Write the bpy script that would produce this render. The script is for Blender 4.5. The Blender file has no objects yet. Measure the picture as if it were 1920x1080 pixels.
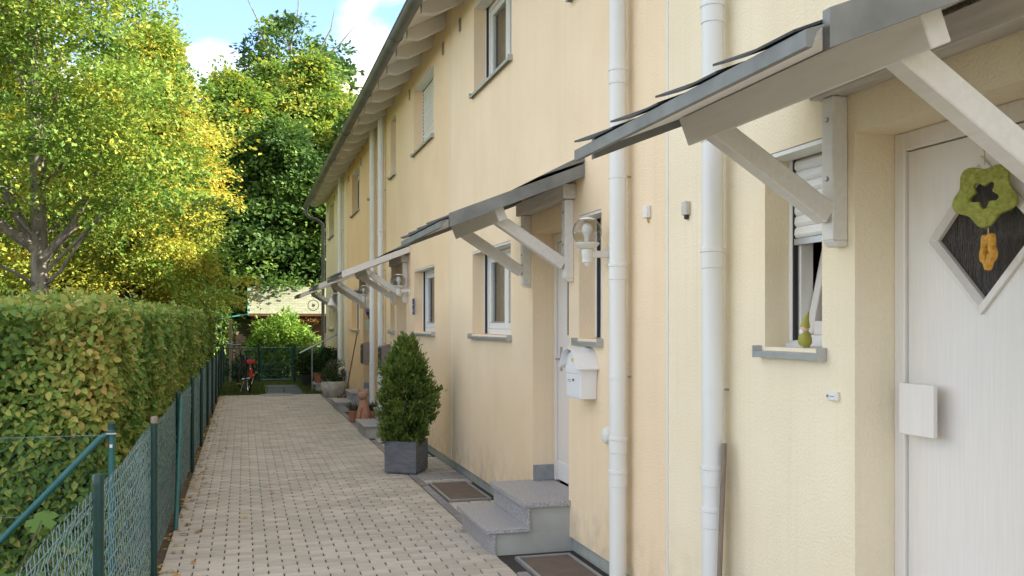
import bpy, bmesh, math, random
import numpy as np
from mathutils import Vector, Matrix
random.seed(7)
rng = np.random.default_rng(11)
S = bpy.context.scene
COL = S.collection
R = math.radians

# ------------------------------------------------------------------ camera, sky, sun, exposure
H_EYE, FPX, YAW = 1.69, 1750.0, R(16.04)
cam_d = bpy.data.cameras.new('camera')
cam = bpy.data.objects.new('camera', cam_d); COL.objects.link(cam)
cam.location = (0, 0, H_EYE)
cam.rotation_euler = (R(90), 0, -YAW)
cam_d.sensor_fit = 'HORIZONTAL'; cam_d.sensor_width = 36.0
cam_d.lens = 36.0 * FPX / 1920
cam_d.shift_y = 68.0 / 1920
cam_d.clip_start = 0.05; cam_d.clip_end = 2000
S.camera = cam
SUN_EL, SUN_AZ = R(33), R(104)
CLOUD_FILL = (.0, .95, (4.7, 4.25, 3.55))
w = bpy.data.worlds.new('World'); S.world = w; w.use_nodes = True
nt = w.node_tree; nt.nodes.clear()
sky = nt.nodes.new('ShaderNodeTexSky'); sky.sky_type = 'NISHITA'; sky.sun_disc = False
sky.sun_elevation = SUN_EL; sky.sun_rotation = SUN_AZ
sky.air_density = 0.7; sky.dust_density = 0.2; sky.ozone_density = 1.5
bg = nt.nodes.new('ShaderNodeBackground'); bg.inputs['Strength'].default_value = 0.15
wo = nt.nodes.new('ShaderNodeOutputWorld')
# broken cloud offset to leave the view clearer; unseen cloud added as fill light
tc_ = nt.nodes.new('ShaderNodeTexCoord'); mp_ = nt.nodes.new('ShaderNodeMapping'); mp_.inputs['Scale'].default_value = (1.4, 1.4, 4.0); mp_.inputs['Location'].default_value = (3.0, 12.7, 17.4)
nz_ = nt.nodes.new('ShaderNodeTexNoise'); nz_.inputs['Scale'].default_value = 1.5; nz_.inputs['Detail'].default_value = 6; nz_.inputs['Distortion'].default_value = .6
nt.links.new(tc_.outputs['Generated'], mp_.inputs[0]); nt.links.new(mp_.outputs[0], nz_.inputs[0])
mr_ = nt.nodes.new('ShaderNodeMapRange'); mr_.inputs[1].default_value = .42; mr_.inputs[2].default_value = .56; mr_.inputs[3].default_value = CLOUD_FILL[0]; mr_.inputs[4].default_value = CLOUD_FILL[1]
nt.links.new(nz_.outputs[0], mr_.inputs[0])
mx_ = nt.nodes.new('ShaderNodeMix'); mx_.data_type = 'RGBA'; nt.links.new(mr_.outputs[0], mx_.inputs[0]); nt.links.new(sky.outputs[0], mx_.inputs[6]); mx_.inputs[7].default_value = (*CLOUD_FILL[2], 1)
nt.links.new(mx_.outputs[2], bg.inputs[0]); nt.links.new(bg.outputs[0], wo.inputs[0])
sun_d = bpy.data.lights.new('sun', 'SUN'); sun_d.energy = 5.0; sun_d.angle = R(0.5); sun_d.color = (1, .93, .8)
sun = bpy.data.objects.new('sun', sun_d); COL.objects.link(sun)
sdir = Vector((math.sin(SUN_AZ) * math.cos(SUN_EL), math.cos(SUN_AZ) * math.cos(SUN_EL), math.sin(SUN_EL)))
sun.rotation_euler = sdir.to_track_quat('Z', 'Y').to_euler()
sun.location = (20, -5, 30)
S.view_settings.view_transform = 'Standard'; S.view_settings.look = 'None'
S.view_settings.exposure = 1.8; S.view_settings.gamma = 1
S.view_settings.use_curve_mapping = False
S.cycles.use_denoising = True
S.cycles.max_bounces = 8; S.cycles.transparent_max_bounces = 12
def project(p):
    d = p[0] * math.sin(YAW) + p[1] * math.cos(YAW); r = p[0] * math.cos(YAW) - p[1] * math.sin(YAW)
    return 960 + FPX * r / d, 608 - FPX * (p[2] - H_EYE) / d, d

# ------------------------------------------------------------------ materials
M = {}
def mat(name, col=(.5, .5, .5), rough=.7, metal=0, noise=0, nscale=8, bump=0, bscale=60, stretch=(1, 1, 1), col2=None, spec=.5, rnd=0, detail=4, bdist=.01):
    m = bpy.data.materials.new(name); m.use_nodes = True; n = m.node_tree.nodes; l = m.node_tree.links
    p = n['Principled BSDF']; p.inputs['Roughness'].default_value = rough; p.inputs['Metallic'].default_value = metal
    p.inputs['Specular IOR Level'].default_value = spec
    p.inputs['Base Color'].default_value = (*col, 1)
    tc = n.new('ShaderNodeTexCoord'); mp = n.new('ShaderNodeMapping'); mp.inputs['Scale'].default_value = stretch
    l.new(tc.outputs['Object'], mp.inputs[0])
    if noise or rnd or col2:
        nz = n.new('ShaderNodeTexNoise'); nz.inputs['Scale'].default_value = nscale; nz.inputs['Detail'].default_value = detail
        l.new(mp.outputs[0], nz.inputs[0])
        mr = n.new('ShaderNodeMapRange'); mr.inputs[1].default_value = .3; mr.inputs[2].default_value = .7
        mr.inputs[3].default_value = 0; mr.inputs[4].default_value = 1
        l.new(nz.outputs[0], mr.inputs[0])
        mx = n.new('ShaderNodeMix'); mx.data_type = 'RGBA'
        c2 = col2 if col2 else tuple(c * (1 - noise) for c in col)
        mx.inputs[6].default_value = (*col, 1); mx.inputs[7].default_value = (*c2, 1)
        l.new(mr.outputs[0], mx.inputs[0]); out = mx.outputs[2]
        if rnd:
            oi = n.new('ShaderNodeObjectInfo'); at = n.new('ShaderNodeAttribute'); at.attribute_name = 'tint'
            ad = n.new('ShaderNodeMath'); ad.operation = 'ADD'; l.new(oi.outputs['Random'], ad.inputs[0]); l.new(at.outputs['Fac'], ad.inputs[1])
            fr = n.new('ShaderNodeMath'); fr.operation = 'FRACT'; l.new(ad.outputs[0], fr.inputs[0])
            m2 = n.new('ShaderNodeMapRange'); m2.inputs[3].default_value = 1 - rnd; m2.inputs[4].default_value = 1 + rnd
            l.new(fr.outputs[0], m2.inputs[0])
            hs = n.new('ShaderNodeHueSaturation'); l.new(m2.outputs[0], hs.inputs['Value']); l.new(out, hs.inputs['Color']); out = hs.outputs[0]
        l.new(out, p.inputs['Base Color'])
    if bump:
        nb = n.new('ShaderNodeTexNoise'); nb.inputs['Scale'].default_value = bscale; nb.inputs['Detail'].default_value = 3
        l.new(mp.outputs[0], nb.inputs[0])
        bp = n.new('ShaderNodeBump'); bp.inputs['Strength'].default_value = bump; bp.inputs['Distance'].default_value = bdist
        l.new(nb.outputs[0], bp.inputs['Height']); l.new(bp.outputs[0], p.inputs['Normal'])
    M[name] = m; return m
def stucco(name, col):
    m = mat(name, col, .92, noise=.0, bump=.8, bscale=80, col2=tuple(c * k for c, k in zip(col, (.93, .91, .87))), nscale=1.3, spec=.15, bdist=.006)
    # faint vertical weather streaks
    n = m.node_tree.nodes; l = m.node_tree.links; p = n['Principled BSDF']
    src = p.inputs['Base Color'].links[0].from_socket
    tc = n.new('ShaderNodeTexCoord'); mp = n.new('ShaderNodeMapping'); mp.inputs['Scale'].default_value = (3, 5, .35); l.new(tc.outputs['Object'], mp.inputs[0])
    nz = n.new('ShaderNodeTexNoise'); nz.inputs['Scale'].default_value = 1.6; nz.inputs['Detail'].default_value = 7; l.new(mp.outputs[0], nz.inputs[0])
    mr = n.new('ShaderNodeMapRange'); mr.inputs[1].default_value = .48; mr.inputs[2].default_value = .8; mr.inputs[3].default_value = 0; mr.inputs[4].default_value = .12; l.new(nz.outputs[0], mr.inputs[0])
    mx = n.new('ShaderNodeMix'); mx.data_type = 'RGBA'; l.new(mr.outputs[0], mx.inputs[0]); l.new(src, mx.inputs[6])
    mx.inputs[7].default_value = (col[0] * .72, col[1] * .70, col[2] * .68, 1)
    mp2 = n.new('ShaderNodeMapping'); mp2.inputs['Scale'].default_value = (12, 22, .5); l.new(tc.outputs['Object'], mp2.inputs[0])
    n2 = n.new('ShaderNodeTexNoise'); n2.inputs['Scale'].default_value = 1.2; n2.inputs['Detail'].default_value = 5; l.new(mp2.outputs[0], n2.inputs[0])
    r2 = n.new('ShaderNodeMapRange'); r2.inputs[1].default_value = .55; r2.inputs[2].default_value = .75; r2.inputs[4].default_value = .09; l.new(n2.outputs[0], r2.inputs[0])
    m2 = n.new('ShaderNodeMix'); m2.data_type = 'RGBA'; l.new(r2.outputs[0], m2.inputs[0]); l.new(mx.outputs[2], m2.inputs[6]); m2.inputs[7].default_value = (.42, .38, .30, 1)
    n3 = n.new('ShaderNodeTexNoise'); n3.inputs['Scale'].default_value = 7; n3.inputs['Detail'].default_value = 8; l.new(tc.outputs['Object'], n3.inputs[0])
    sx = n.new('ShaderNodeSeparateXYZ'); l.new(tc.outputs['Object'], sx.inputs[0])
    hz = n.new('ShaderNodeMapRange'); hz.inputs[1].default_value = .1; hz.inputs[2].default_value = .55; hz.inputs[3].default_value = .4; hz.inputs[4].default_value = 0; l.new(sx.outputs[2], hz.inputs[0])
    r3 = n.new('ShaderNodeMapRange'); r3.inputs[1].default_value = .42; r3.inputs[2].default_value = .7; l.new(n3.outputs[0], r3.inputs[0])
    mu = n.new('ShaderNodeMath'); mu.operation = 'MULTIPLY'; l.new(hz.outputs[0], mu.inputs[0]); l.new(r3.outputs[0], mu.inputs[1])
    m3 = n.new('ShaderNodeMix'); m3.data_type = 'RGBA'; l.new(mu.outputs[0], m3.inputs[0]); l.new(m2.outputs[2], m3.inputs[6]); m3.inputs[7].default_value = (.36, .33, .26, 1)
    l.new(m3.outputs[2], p.inputs['Base Color'])
stucco('stucco0', (.88, .775, .58)); stucco('stucco1', (.89, .72, .51)); stucco('stucco2', (.89, .69, .46)); stucco('stucco3', (.84, .60, .35)); stucco('stucco4', (.84, .76, .57))
mat('plinth', (.42, .44, .40), .9, noise=.2, bump=.3, bscale=60)
mat('step_paint', (.43, .44, .41), .85, noise=.18, nscale=5, bump=.3, bscale=70)
mat('granite', (.52, .51, .52), .55, col2=(.20, .20, .22), nscale=95, detail=6, bump=.1, bscale=120)
mat('paver', (.53, .485, .42), .9, col2=(.41, .38, .335), nscale=2.2, detail=9, rnd=.13, bump=.5, bscale=130, bdist=.004)
mat('joint', (.055, .05, .045), 1, noise=.4, nscale=20)
mat('kerb', (.27, .26, .265), .9, noise=.25, nscale=14, rnd=.12, bump=.4, bscale=110, bdist=.004)
mat('slab', (.33, .32, .31), .9, noise=.25, nscale=9, rnd=.12, bump=.3, bscale=90, bdist=.004)
mat('rust_mesh', (.17, .125, .095), .75, col2=(.11, .09, .08), nscale=6, bump=.4, bscale=160)
mat('zinc', (.25, .258, .25), .55, metal=.4, noise=.35, nscale=7, bump=.05, bscale=20)
mat('zinc_dark', (.13, .145, .155), .6, metal=.4, noise=.4, nscale=9)
mat('gutter_zinc', (.20, .205, .20), .55, metal=.4, noise=.35, nscale=3)
mat('roof_sheet', (.06, .065, .07), .75, noise=.3, nscale=20, bump=.3, bscale=200)
mat('white_wood', (.74, .71, .66), .6, noise=.09, nscale=4, stretch=(9, 1, 9), bump=.12, bscale=30)
mat('soffit', (.80, .77, .72), .7, noise=.10, nscale=4)
mat('grey_wood', (.60, .56, .51), .65, noise=.2, nscale=4, stretch=(9, 1, 9), bump=.15, bscale=40)
mat('white_plastic', (.78, .77, .73), .4, noise=.06, nscale=3)
mat('pipe_white', (.76, .76, .73), .42, noise=.09, nscale=2.5, stretch=(1, 1, .4))
mat('white_paint', (.80, .80, .80), .35)
mat('door_wood', (.78, .73, .67), .45, noise=.07, nscale=7, stretch=(14, 14, .5), bump=.08, bscale=14)
mat('reveal_tile', (.30, .31, .32), .7, noise=.25, nscale=12)
mat('aluminium', (.50, .52, .53), .4, metal=.6, noise=.15)
mat('gasket', (.03, .03, .035), .6)
mat('curtain', (.42, .38, .31), .9, noise=.35, nscale=4, stretch=(1, 14, .3))
mat('hedge_core', (.07, .08, .03), 1, noise=.5, nscale=12)
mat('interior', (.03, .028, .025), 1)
mat('green_post', (.007, .05, .043), .4, noise=.25, nscale=9)
mat('green_light', (.03, .15, .15), .4, noise=.25, nscale=12)
mat('wire_green', (.17, .27, .275), .5, noise=.35, nscale=14)
mat('wire_dark', (.03, .16, .14), .5)
mat('slate', (.115, .125, .15), .7, col2=(.19, .20, .22), nscale=7, stretch=(1, 1, 3), bump=.7, bscale=22, bdist=.01)
mat('litter', (.16, .11, .065), 1, col2=(.07, .055, .035), nscale=25, detail=8, bump=.8, bscale=60)
mat('soil', (.05, .035, .025), 1, noise=.4, nscale=30, bump=.6, bscale=50)
mat('ground', (.07, .075, .035), 1, col2=(.05, .04, .025), nscale=2, bump=.5, bscale=20)
mat('lawn', (.07, .11, .03), 1, col2=(.10, .10, .04), nscale=3)
mat('bark', (.30, .265, .215), .95, col2=(.09, .08, .06), nscale=9, stretch=(1, 1, .4), bump=.8, bscale=24, bdist=.03)
mat('dark_bark', (.075, .062, .05), .95, noise=.4, nscale=9, bump=.6, bscale=24, bdist=.03)
mat('twig', (.10, .075, .05), .9)
mat('shed_wood', (.15, .065, .035), .8, noise=.35, nscale=5, stretch=(.6, 1, 8), rnd=.15)
mat('shingle', (.24, .25, .165), .9, noise=.25, nscale=7, rnd=.06, bump=.3, bscale=80)
mat('turquoise', (.10, .40, .38), .6)
mat('old_wood', (.40, .34, .27), .85, noise=.3, nscale=6, stretch=(6, 6, .5))
mat('terracotta', (.44, .20, .12), .85, noise=.2, nscale=10, bump=.2)
mat('cat_clay', (.56, .30, .20), .85, noise=.2, nscale=14, bump=.25, bscale=70)
mat('white_stone', (.62, .60, .55), .9, noise=.35, nscale=9, bump=.5, bscale=40)
mat('rubber', (.02, .02, .022), .7)
mat('chrome', (.6, .6, .62), .25, metal=1)
mat('bike_dark', (.025, .03, .05), .35)
mat('red', (.55, .02, .015), .4)
mat('orange', (.8, .2, .02), .4)
mat('steel', (.40, .41, .42), .4, metal=.8)
mat('dark_box', (.055, .07, .065), .45, noise=.2)
mat('brown_box', (.26, .21, .17), .5, noise=.15)
mat('blue_sign', (.02, .05, .22), .4)
mat('yellow', (.75, .55, .06), .6)
mat('felt_green', (.40, .40, .09), .95, col2=(.20, .22, .04), nscale=70, detail=9, bump=.5, bscale=140)
mat('felt_orange', (.80, .42, .07), .95, col2=(.5, .23, .03), nscale=60, detail=8, bump=.9, bscale=90)
mat('skin_clay', (.7, .45, .35), .7)
mat('gnome_green', (.33, .32, .05), .6)
mat('brass', (.55, .40, .15), .4, metal=.8)
mat('broom_wood', (.22, .15, .10), .8, noise=.3)
mat('stick_wood', (.27, .21, .16), .85, noise=.35, stretch=(8, 8, .6))
mat('green_pot', (.35, .42, .30), .6)
mat('violet', (.16, .14, .28), .8)
mat('green_fabric', (.04, .13, .05), .8)
def glass(name, tint=(1, 1, 1), dark=None, trans=.85):
    m = bpy.data.materials.new(name); m.use_nodes = True; n = m.node_tree.nodes; l = m.node_tree.links; n.clear()
    o = n.new('ShaderNodeOutputMaterial'); mx = n.new('ShaderNodeMixShader'); t = n.new('ShaderNodeBsdfTransparent'); g = n.new('ShaderNodeBsdfGlossy')
    t.inputs[0].default_value = (*tint, 1); g.inputs['Roughness'].default_value = .02
    lw_ = n.new('ShaderNodeLayerWeight'); lw_.inputs[0].default_value = .5
    pw = n.new('ShaderNodeMath'); pw.operation = 'POWER'; l.new(lw_.outputs['Facing'], pw.inputs[0]); pw.inputs[1].default_value = 3.5
    f = n.new('ShaderNodeMath'); f.operation = 'MULTIPLY_ADD'; l.new(pw.outputs[0], f.inputs[0]); f.inputs[1].default_value = .7; f.inputs[2].default_value = .05
    l.new(f.outputs[0], mx.inputs[0]); l.new(t.outputs[0], mx.inputs[1]); l.new(g.outputs[0], mx.inputs[2]); l.new(mx.outputs[0], o.inputs[0]); M[name] = m
glass('glass', (.9, .93, .92)); glass('globe_glass', (.80, .79, .75))
# structured dark door glass
m = mat('door_glass', (.012, .016, .012), .12, col2=(.06, .035, .025), nscale=7, stretch=(1, 8, 1.2), bump=.9, bscale=16, bdist=.02)
def leafmat(name, stops, trans=.35, nscale=.5, namp=.5, rough=.55):
    m = bpy.data.materials.new(name); m.use_nodes = True; n = m.node_tree.nodes; l = m.node_tree.links
    p = n['Principled BSDF']; o = n['Material Output']; p.inputs['Roughness'].default_value = rough; p.inputs['Specular IOR Level'].default_value = .3
    at = n.new('ShaderNodeAttribute'); at.attribute_name = 'tint'
    tc = n.new('ShaderNodeTexCoord'); nz = n.new('ShaderNodeTexNoise'); nz.inputs['Scale'].default_value = nscale; nz.inputs['Detail'].default_value = 3
    l.new(tc.outputs['Object'], nz.inputs[0])
    a = n.new('ShaderNodeMath'); a.operation = 'MULTIPLY_ADD'; l.new(nz.outputs[0], a.inputs[0]); a.inputs[1].default_value = namp * 2; l.new(at.outputs['Fac'], a.inputs[2])
    b = n.new('ShaderNodeMath'); b.operation = 'SUBTRACT'; l.new(a.outputs[0], b.inputs[0]); b.inputs[1].default_value = namp
    cr = n.new('ShaderNodeValToRGB'); l.new(b.outputs[0], cr.inputs[0])
    e = cr.color_ramp.elements
    e[0].position, e[0].color = stops[0][0], (*stops[0][1], 1); e[1].position, e[1].color = stops[-1][0], (*stops[-1][1], 1)
    for ps, c in stops[1:-1]:
        x = e.new(ps); x.color = (*c, 1)
    l.new(cr.outputs[0], p.inputs['Base Color'])
    t = n.new('ShaderNodeBsdfTranslucent'); l.new(cr.outputs[0], t.inputs[0])
    mx = n.new('ShaderNodeMixShader'); mx.inputs[0].default_value = trans
    l.new(p.outputs[0], mx.inputs[1]); l.new(t.outputs[0], mx.inputs[2]); l.new(mx.outputs[0], o.inputs[0]); M[name] = m
G1, G2, G3 = (.08, .17, .03), (.17, .29, .045), (.30, .37, .055)
YL, OR, BR = (.54, .46, .055), (.64, .40, .055), (.22, .09, .03)
leafmat('leaf_tree', [(0, G1), (.3, G2), (.6, G3), (.85, YL), (1, OR)])
leafmat('leaf_yellow', [(0, G2), (.25, G3), (.45, (.45, .44, .06)), (.7, (.62, .50, .07)), (1, (.66, .42, .06))])
leafmat('leaf_forest', [(0, (.035, .085, .02)), (.4, (.075, .145, .03)), (.7, G2), (.9, G3), (1, YL)])
leafmat('leaf_forest_yellow', [(0, (.04, .10, .03)), (.35, G2), (.6, G3), (.85, YL), (1, OR)])
leafmat('leaf_hedge', [(0, (.11, .22, .05)), (.3, (.22, .34, .07)), (.55, (.38, .43, .10)), (.72, (.52, .46, .12)), (.88, (.56, .37, .13)), (1, (.56, .27, .12))], nscale=.9, namp=.55)
leafmat('leaf_laurel', [(0, (.09, .20, .03)), (.5, (.22, .37, .05)), (1, (.38, .46, .08))])
leafmat('leaf_dark', [(0, (.018, .045, .015)), (.6, (.04, .085, .02)), (1, (.07, .12, .03))])
leafmat('leaf_conifer', [(0, (.035, .075, .018)), (.5, (.10, .17, .03)), (1, (.22, .29, .06))], trans=.25, nscale=6, namp=.3)
leafmat('leaf_fallen', [(0, (.3, .12, .04)), (.5, (.5, .3, .05)), (1, (.6, .45, .1))], trans=.1)
leafmat('leaf_maple', [(0, (.06, .15, .03)), (1, (.15, .26, .05))])
leafmat('grass', [(0, (.05, .09, .02)), (.5, (.09, .15, .03)), (1, (.18, .20, .06))])
leafmat('leaf_grey', [(0, (.06, .09, .05)), (1, (.14, .17, .10))])
leafmat('leaf_dry', [(0, (.10, .05, .02)), (.5, (.3, .15, .05)), (1, (.5, .33, .12))])

# ------------------------------------------------------------------ builders
MW = {}
def thing(name, label, cat, loc=(0, 0, 0), rotz=0, group=None):
    o = bpy.data.objects.new(name, None); COL.objects.link(o); o.empty_display_size = .1
    o.location = loc; o.rotation_euler = (0, 0, rotz); o['label'] = label; o['category'] = cat
    if group: o['group'] = group
    MW[o.name] = Matrix.Translation(loc) @ Matrix.Rotation(rotz, 4, 'Z'); return o
def tag(o, label=None, cat=None, group=None, kind=None):
    if label: o['label'] = label
    if cat: o['category'] = cat
    if group: o['group'] = group
    if kind: o['kind'] = kind
    return o
class B:
    def __init__(s): s.v = []; s.f = []
    def add(s, vs, fs):
        k = len(s.v); s.v += [tuple(v) for v in vs]; s.f += [tuple(i + k for i in f) for f in fs]; return s
    def box(s, x0, x1, y0, y1, z0, z1):
        x0, x1 = sorted((x0, x1)); y0, y1 = sorted((y0, y1)); z0, z1 = sorted((z0, z1))
        return s.add([(x, y, z) for x in (x0, x1) for y in (y0, y1) for z in (z0, z1)],
                     [(0, 1, 3, 2), (4, 6, 7, 5), (0, 4, 5, 1), (2, 3, 7, 6), (0, 2, 6, 4), (1, 5, 7, 3)])
    def prism(s, poly, axis, a0, a1):   # poly: 2D points in the plane of the other two axes (in xyz order)
        n = len(poly); vs = []
        for a in (a0, a1):
            for p in poly:
                vs.append({'x': (a, p[0], p[1]), 'y': (p[0], a, p[1]), 'z': (p[0], p[1], a)}[axis])
        fs = [tuple(range(n)), tuple(range(2 * n - 1, n - 1, -1))] + [(i, (i + 1) % n, n + (i + 1) % n, n + i) for i in range(n)]
        return s.add(vs, fs)
    def bar(s, p0, p1, w, h, up=(0, 0, 1)):
        p0, p1 = Vector(p0), Vector(p1); d = (p1 - p0).normalized(); a = d.cross(Vector(up))
        if a.length < 1e-4: a = d.cross(Vector((1, 0, 0)))
        a.normalize(); c = a.cross(d); a *= w / 2; c *= h / 2
        vs = [p + i * a + j * c for p in (p0, p1) for i, j in ((-1, -1), (1, -1), (1, 1), (-1, 1))]
        return s.add(vs, [(3, 2, 1, 0), (4, 5, 6, 7)] + [(i, (i + 1) % 4, 4 + (i + 1) % 4, 4 + i) for i in range(4)])
    def tube(s, path, r, n=8, cap=True):
        path = [Vector(p) for p in path]; m = len(path); rs = [float(q) for q in r] if isinstance(r, (list, tuple)) else [float(r)] * m
        k = len(s.v); ref = None
        for i, p in enumerate(path):
            d = (path[min(i + 1, m - 1)] - path[max(i - 1, 0)]).normalized()
            if ref is None:
                ref = d.cross(Vector((0, 0, 1)) if abs(d.z) < .9 else Vector((1, 0, 0))).normalized()
            ref = (ref - d * ref.dot(d)).normalized(); b = d.cross(ref)
            for j in range(n):
                a = 2 * math.pi * j / n; s.v.append(tuple(p + rs[i] * (math.cos(a) * ref + math.sin(a) * b)))
        for i in range(m - 1):
            for j in range(n):
                s.f.append((k + i * n + j, k + i * n + (j + 1) % n, k + (i + 1) * n + (j + 1) % n, k + (i + 1) * n + j))
        if cap:
            s.f.append(tuple(k + j for j in range(n - 1, -1, -1))); s.f.append(tuple(k + (m - 1) * n + j for j in range(n)))
        return s
    def lathe(s, prof, c=(0, 0, 0), n=24, ax=(0, 0, 1)):
        c = Vector(c); ax = Vector(ax).normalized(); a = ax.cross(Vector((1, 0, 0)) if abs(ax.x) < .9 else Vector((0, 1, 0))).normalized(); b = ax.cross(a)
        k = len(s.v); m = len(prof)
        for r, z in prof:
            for j in range(n):
                t = 2 * math.pi * j / n; s.v.append(tuple(c + ax * z + max(r, 1e-4) * (math.cos(t) * a + math.sin(t) * b)))
        for i in range(m - 1):
            for j in range(n):
                s.f.append((k + i * n + j, k + i * n + (j + 1) % n, k + (i + 1) * n + (j + 1) % n, k + (i + 1) * n + j))
        s.f.append(tuple(k + j for j in range(n - 1, -1, -1))); s.f.append(tuple(k + (m - 1) * n + j for j in range(n)))
        return s
    def ball(s, c, r, n=16, sq=(1, 1, 1)):
        k = len(s.v); s.lathe([(r * math.sin(math.pi * i / 10), -r * math.cos(math.pi * i / 10)) for i in range(11)], (0, 0, 0), n)
        for i in range(k, len(s.v)):
            v = s.v[i]; s.v[i] = (c[0] + v[0] * sq[0], c[1] + v[1] * sq[1], c[2] + v[2] * sq[2])
        return s
    def build(s, name, m, parent=None, world=True, bevel=0, smooth=False, closed=True):
        me = bpy.data.meshes.new(name); vs = s.v
        if parent is not None and world:
            inv = MW[parent.name].inverted(); vs = [tuple(inv @ Vector(v)) for v in vs]
        me.from_pydata(vs, [], s.f)
        if closed or bevel:
            bm = bmesh.new(); bm.from_mesh(me)
            if closed: bmesh.ops.recalc_face_normals(bm, faces=bm.faces)
            if bevel: bmesh.ops.bevel(bm, geom=[e for e in bm.edges if e.is_manifold and e.calc_face_angle(0) > .6], offset=bevel, segments=1, affect='EDGES', clamp_overlap=True)
            bm.to_mesh(me); bm.free()
        if smooth:
            for p in me.polygons: p.use_smooth = True
            try: me.set_sharp_from_angle(angle=R(40))
            except Exception: pass
        me.materials.append(M[m] if isinstance(m, str) else m)
        o = bpy.data.objects.new(name, me); COL.objects.link(o)
        if parent is not None: o.parent = parent; MW[o.name] = MW[parent.name]
        else: MW[o.name] = Matrix.Identity(4)
        return o
def fastmesh(name, V, F, m, parent=None, tint=None, kind=None):
    """V (n,3), F (k,q) ints of equal polygon size"""
    me = bpy.data.meshes.new(name); V = np.asarray(V, np.float32)
    if parent is not None:
        inv = np.array(MW[parent.name].inverted()); V = (V @ inv[:3, :3].T + inv[:3, 3]).astype(np.float32)
    k, q = F.shape
    me.vertices.add(len(V)); me.vertices.foreach_set('co', V.ravel())
    me.loops.add(k * q); me.loops.foreach_set('vertex_index', F.astype(np.int32).ravel())
    me.polygons.add(k); me.polygons.foreach_set('loop_start', np.arange(0, k * q, q, dtype=np.int32))
    me.update(calc_edges=True); me.validate()
    if tint is not None:
        a = me.attributes.new('tint', 'FLOAT', 'POINT'); a.data.foreach_set('value', np.asarray(tint, np.float32))
    me.materials.append(M[m]); o = bpy.data.objects.new(name, me); COL.objects.link(o)
    if parent is not None: o.parent = parent; MW[o.name] = MW[parent.name]
    if kind: o['kind'] = kind
    return o
def unit(a): return a / (np.linalg.norm(a, axis=1, keepdims=True) + 1e-9)
def leaves(P, D, N, L, wid=.6, fold=.18, six=False, droop=0):
    """P base points, D tip direction, N leaf normal, L lengths -> verts, quads"""
    D = unit(D); Sd = unit(np.cross(D, N)); N = np.cross(Sd, D); L = L[:, None]
    if six:
        pts = [P, P + D * L * .3 + Sd * L * wid * .46 + N * L * fold, P + D * L * .68 + Sd * L * wid * .36 + N * L * fold * .7, P + D * L - N * L * droop,
               P + D * L * .68 - Sd * L * wid * .36 + N * L * fold * .7, P + D * L * .3 - Sd * L * wid * .46 + N * L * fold]
        V = np.stack(pts, 1).reshape(-1, 3); b = np.arange(len(P))[:, None] * 6
        F = np.concatenate([b + np.array([[0, 1, 2, 3]]), b + np.array([[0, 3, 4, 5]])], 0)
        return V, F, 6
    pts = [P, P + D * L * .5 + Sd * L * wid * .5 + N * L * fold, P + D * L, P + D * L * .5 - Sd * L * wid * .5 + N * L * fold]
    V = np.stack(pts, 1).reshape(-1, 3); b = np.arange(len(P))[:, None] * 4
    return V, np.concatenate([b + np.array([[0, 1, 2]]), b + np.array([[0, 2, 3]])], 0), 4
def rdir(n): return unit(rng.normal(size=(n, 3)))

# ------------------------------------------------------------------ ground and paving
W = 2.35                    # house wall plane
FX = -0.57                  # fence line
PX0, PX1 = -0.555, 1.78     # pavers between fence and kerb
g = B().add([(-150, -60, -.06), (150, -60, -.06), (150, 260, -.06), (-150, 260, -.06)], [(0, 1, 2, 3)]).build('ground', 'ground', closed=False)
tag(g, kind='structure')
lw = B().add([(-.7, 23.1, -.03), (3.2, 23.1, -.03), (3.2, 40, -.03), (-.7, 40, -.03)], [(0, 1, 2, 3)]).build('lawn', 'lawn', closed=False); tag(lw, kind='structure')
path = B().box(PX0, W + .03, -2, 23.25, -.05, -.009).build('path', 'joint'); tag(path, kind='structure')
vg = B().add([(-2.9, -2, -.022), (PX0 - .002, -2, -.022), (PX0 - .002, 23.2, -.022), (-2.9, 23.2, -.022)], [(0, 1, 2, 3)]).build('verge', 'litter', closed=False); tag(vg, kind='structure')
PW, PL = .0975, .2
def paver_verts(x0, x1, y0, y1, z=0.0, c=.005):
    g = .0035; x0 += g * 1.3; x1 -= g * 1.3; y0 += g * .95; y1 -= g * .95
    V = [(x0, y0, z - .03), (x1, y0, z - .03), (x1, y1, z - .03), (x0, y1, z - .03), (x0, y0, z - c), (x1, y0, z - c), (x1, y1, z - c), (x0, y1, z - c),
         (x0 + c, y0 + c, z), (x1 - c, y0 + c, z), (x1 - c, y1 - c, z), (x0 + c, y1 - c, z)]
    return V
PF = [(8, 9, 10, 11)] + [(i, (i + 1) % 4, 4 + (i + 1) % 4, 4 + i) for i in range(4)] + [(4 + i, 4 + (i + 1) % 4, 8 + (i + 1) % 4, 8 + i) for i in range(4)]
blocked = []     # rectangles in the strip by the wall taken by steps and gratings
HOUSES = [(4.92, -1), (4.92, 1), (16.55, -1), (16.55, 1), (22.36, 1)]
def Y(h, u): return HOUSES[h][0] + HOUSES[h][1] * u
for h in range(5):
    for a, b, x in ((1.62, 2.68, 1.70), (3.80, 4.84, 1.86), (.62, 1.57, 1.86)):
        blocked.append((x, *sorted((Y(h, a), Y(h, b)))))
pv = []
row = 0; y = -1.95
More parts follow.
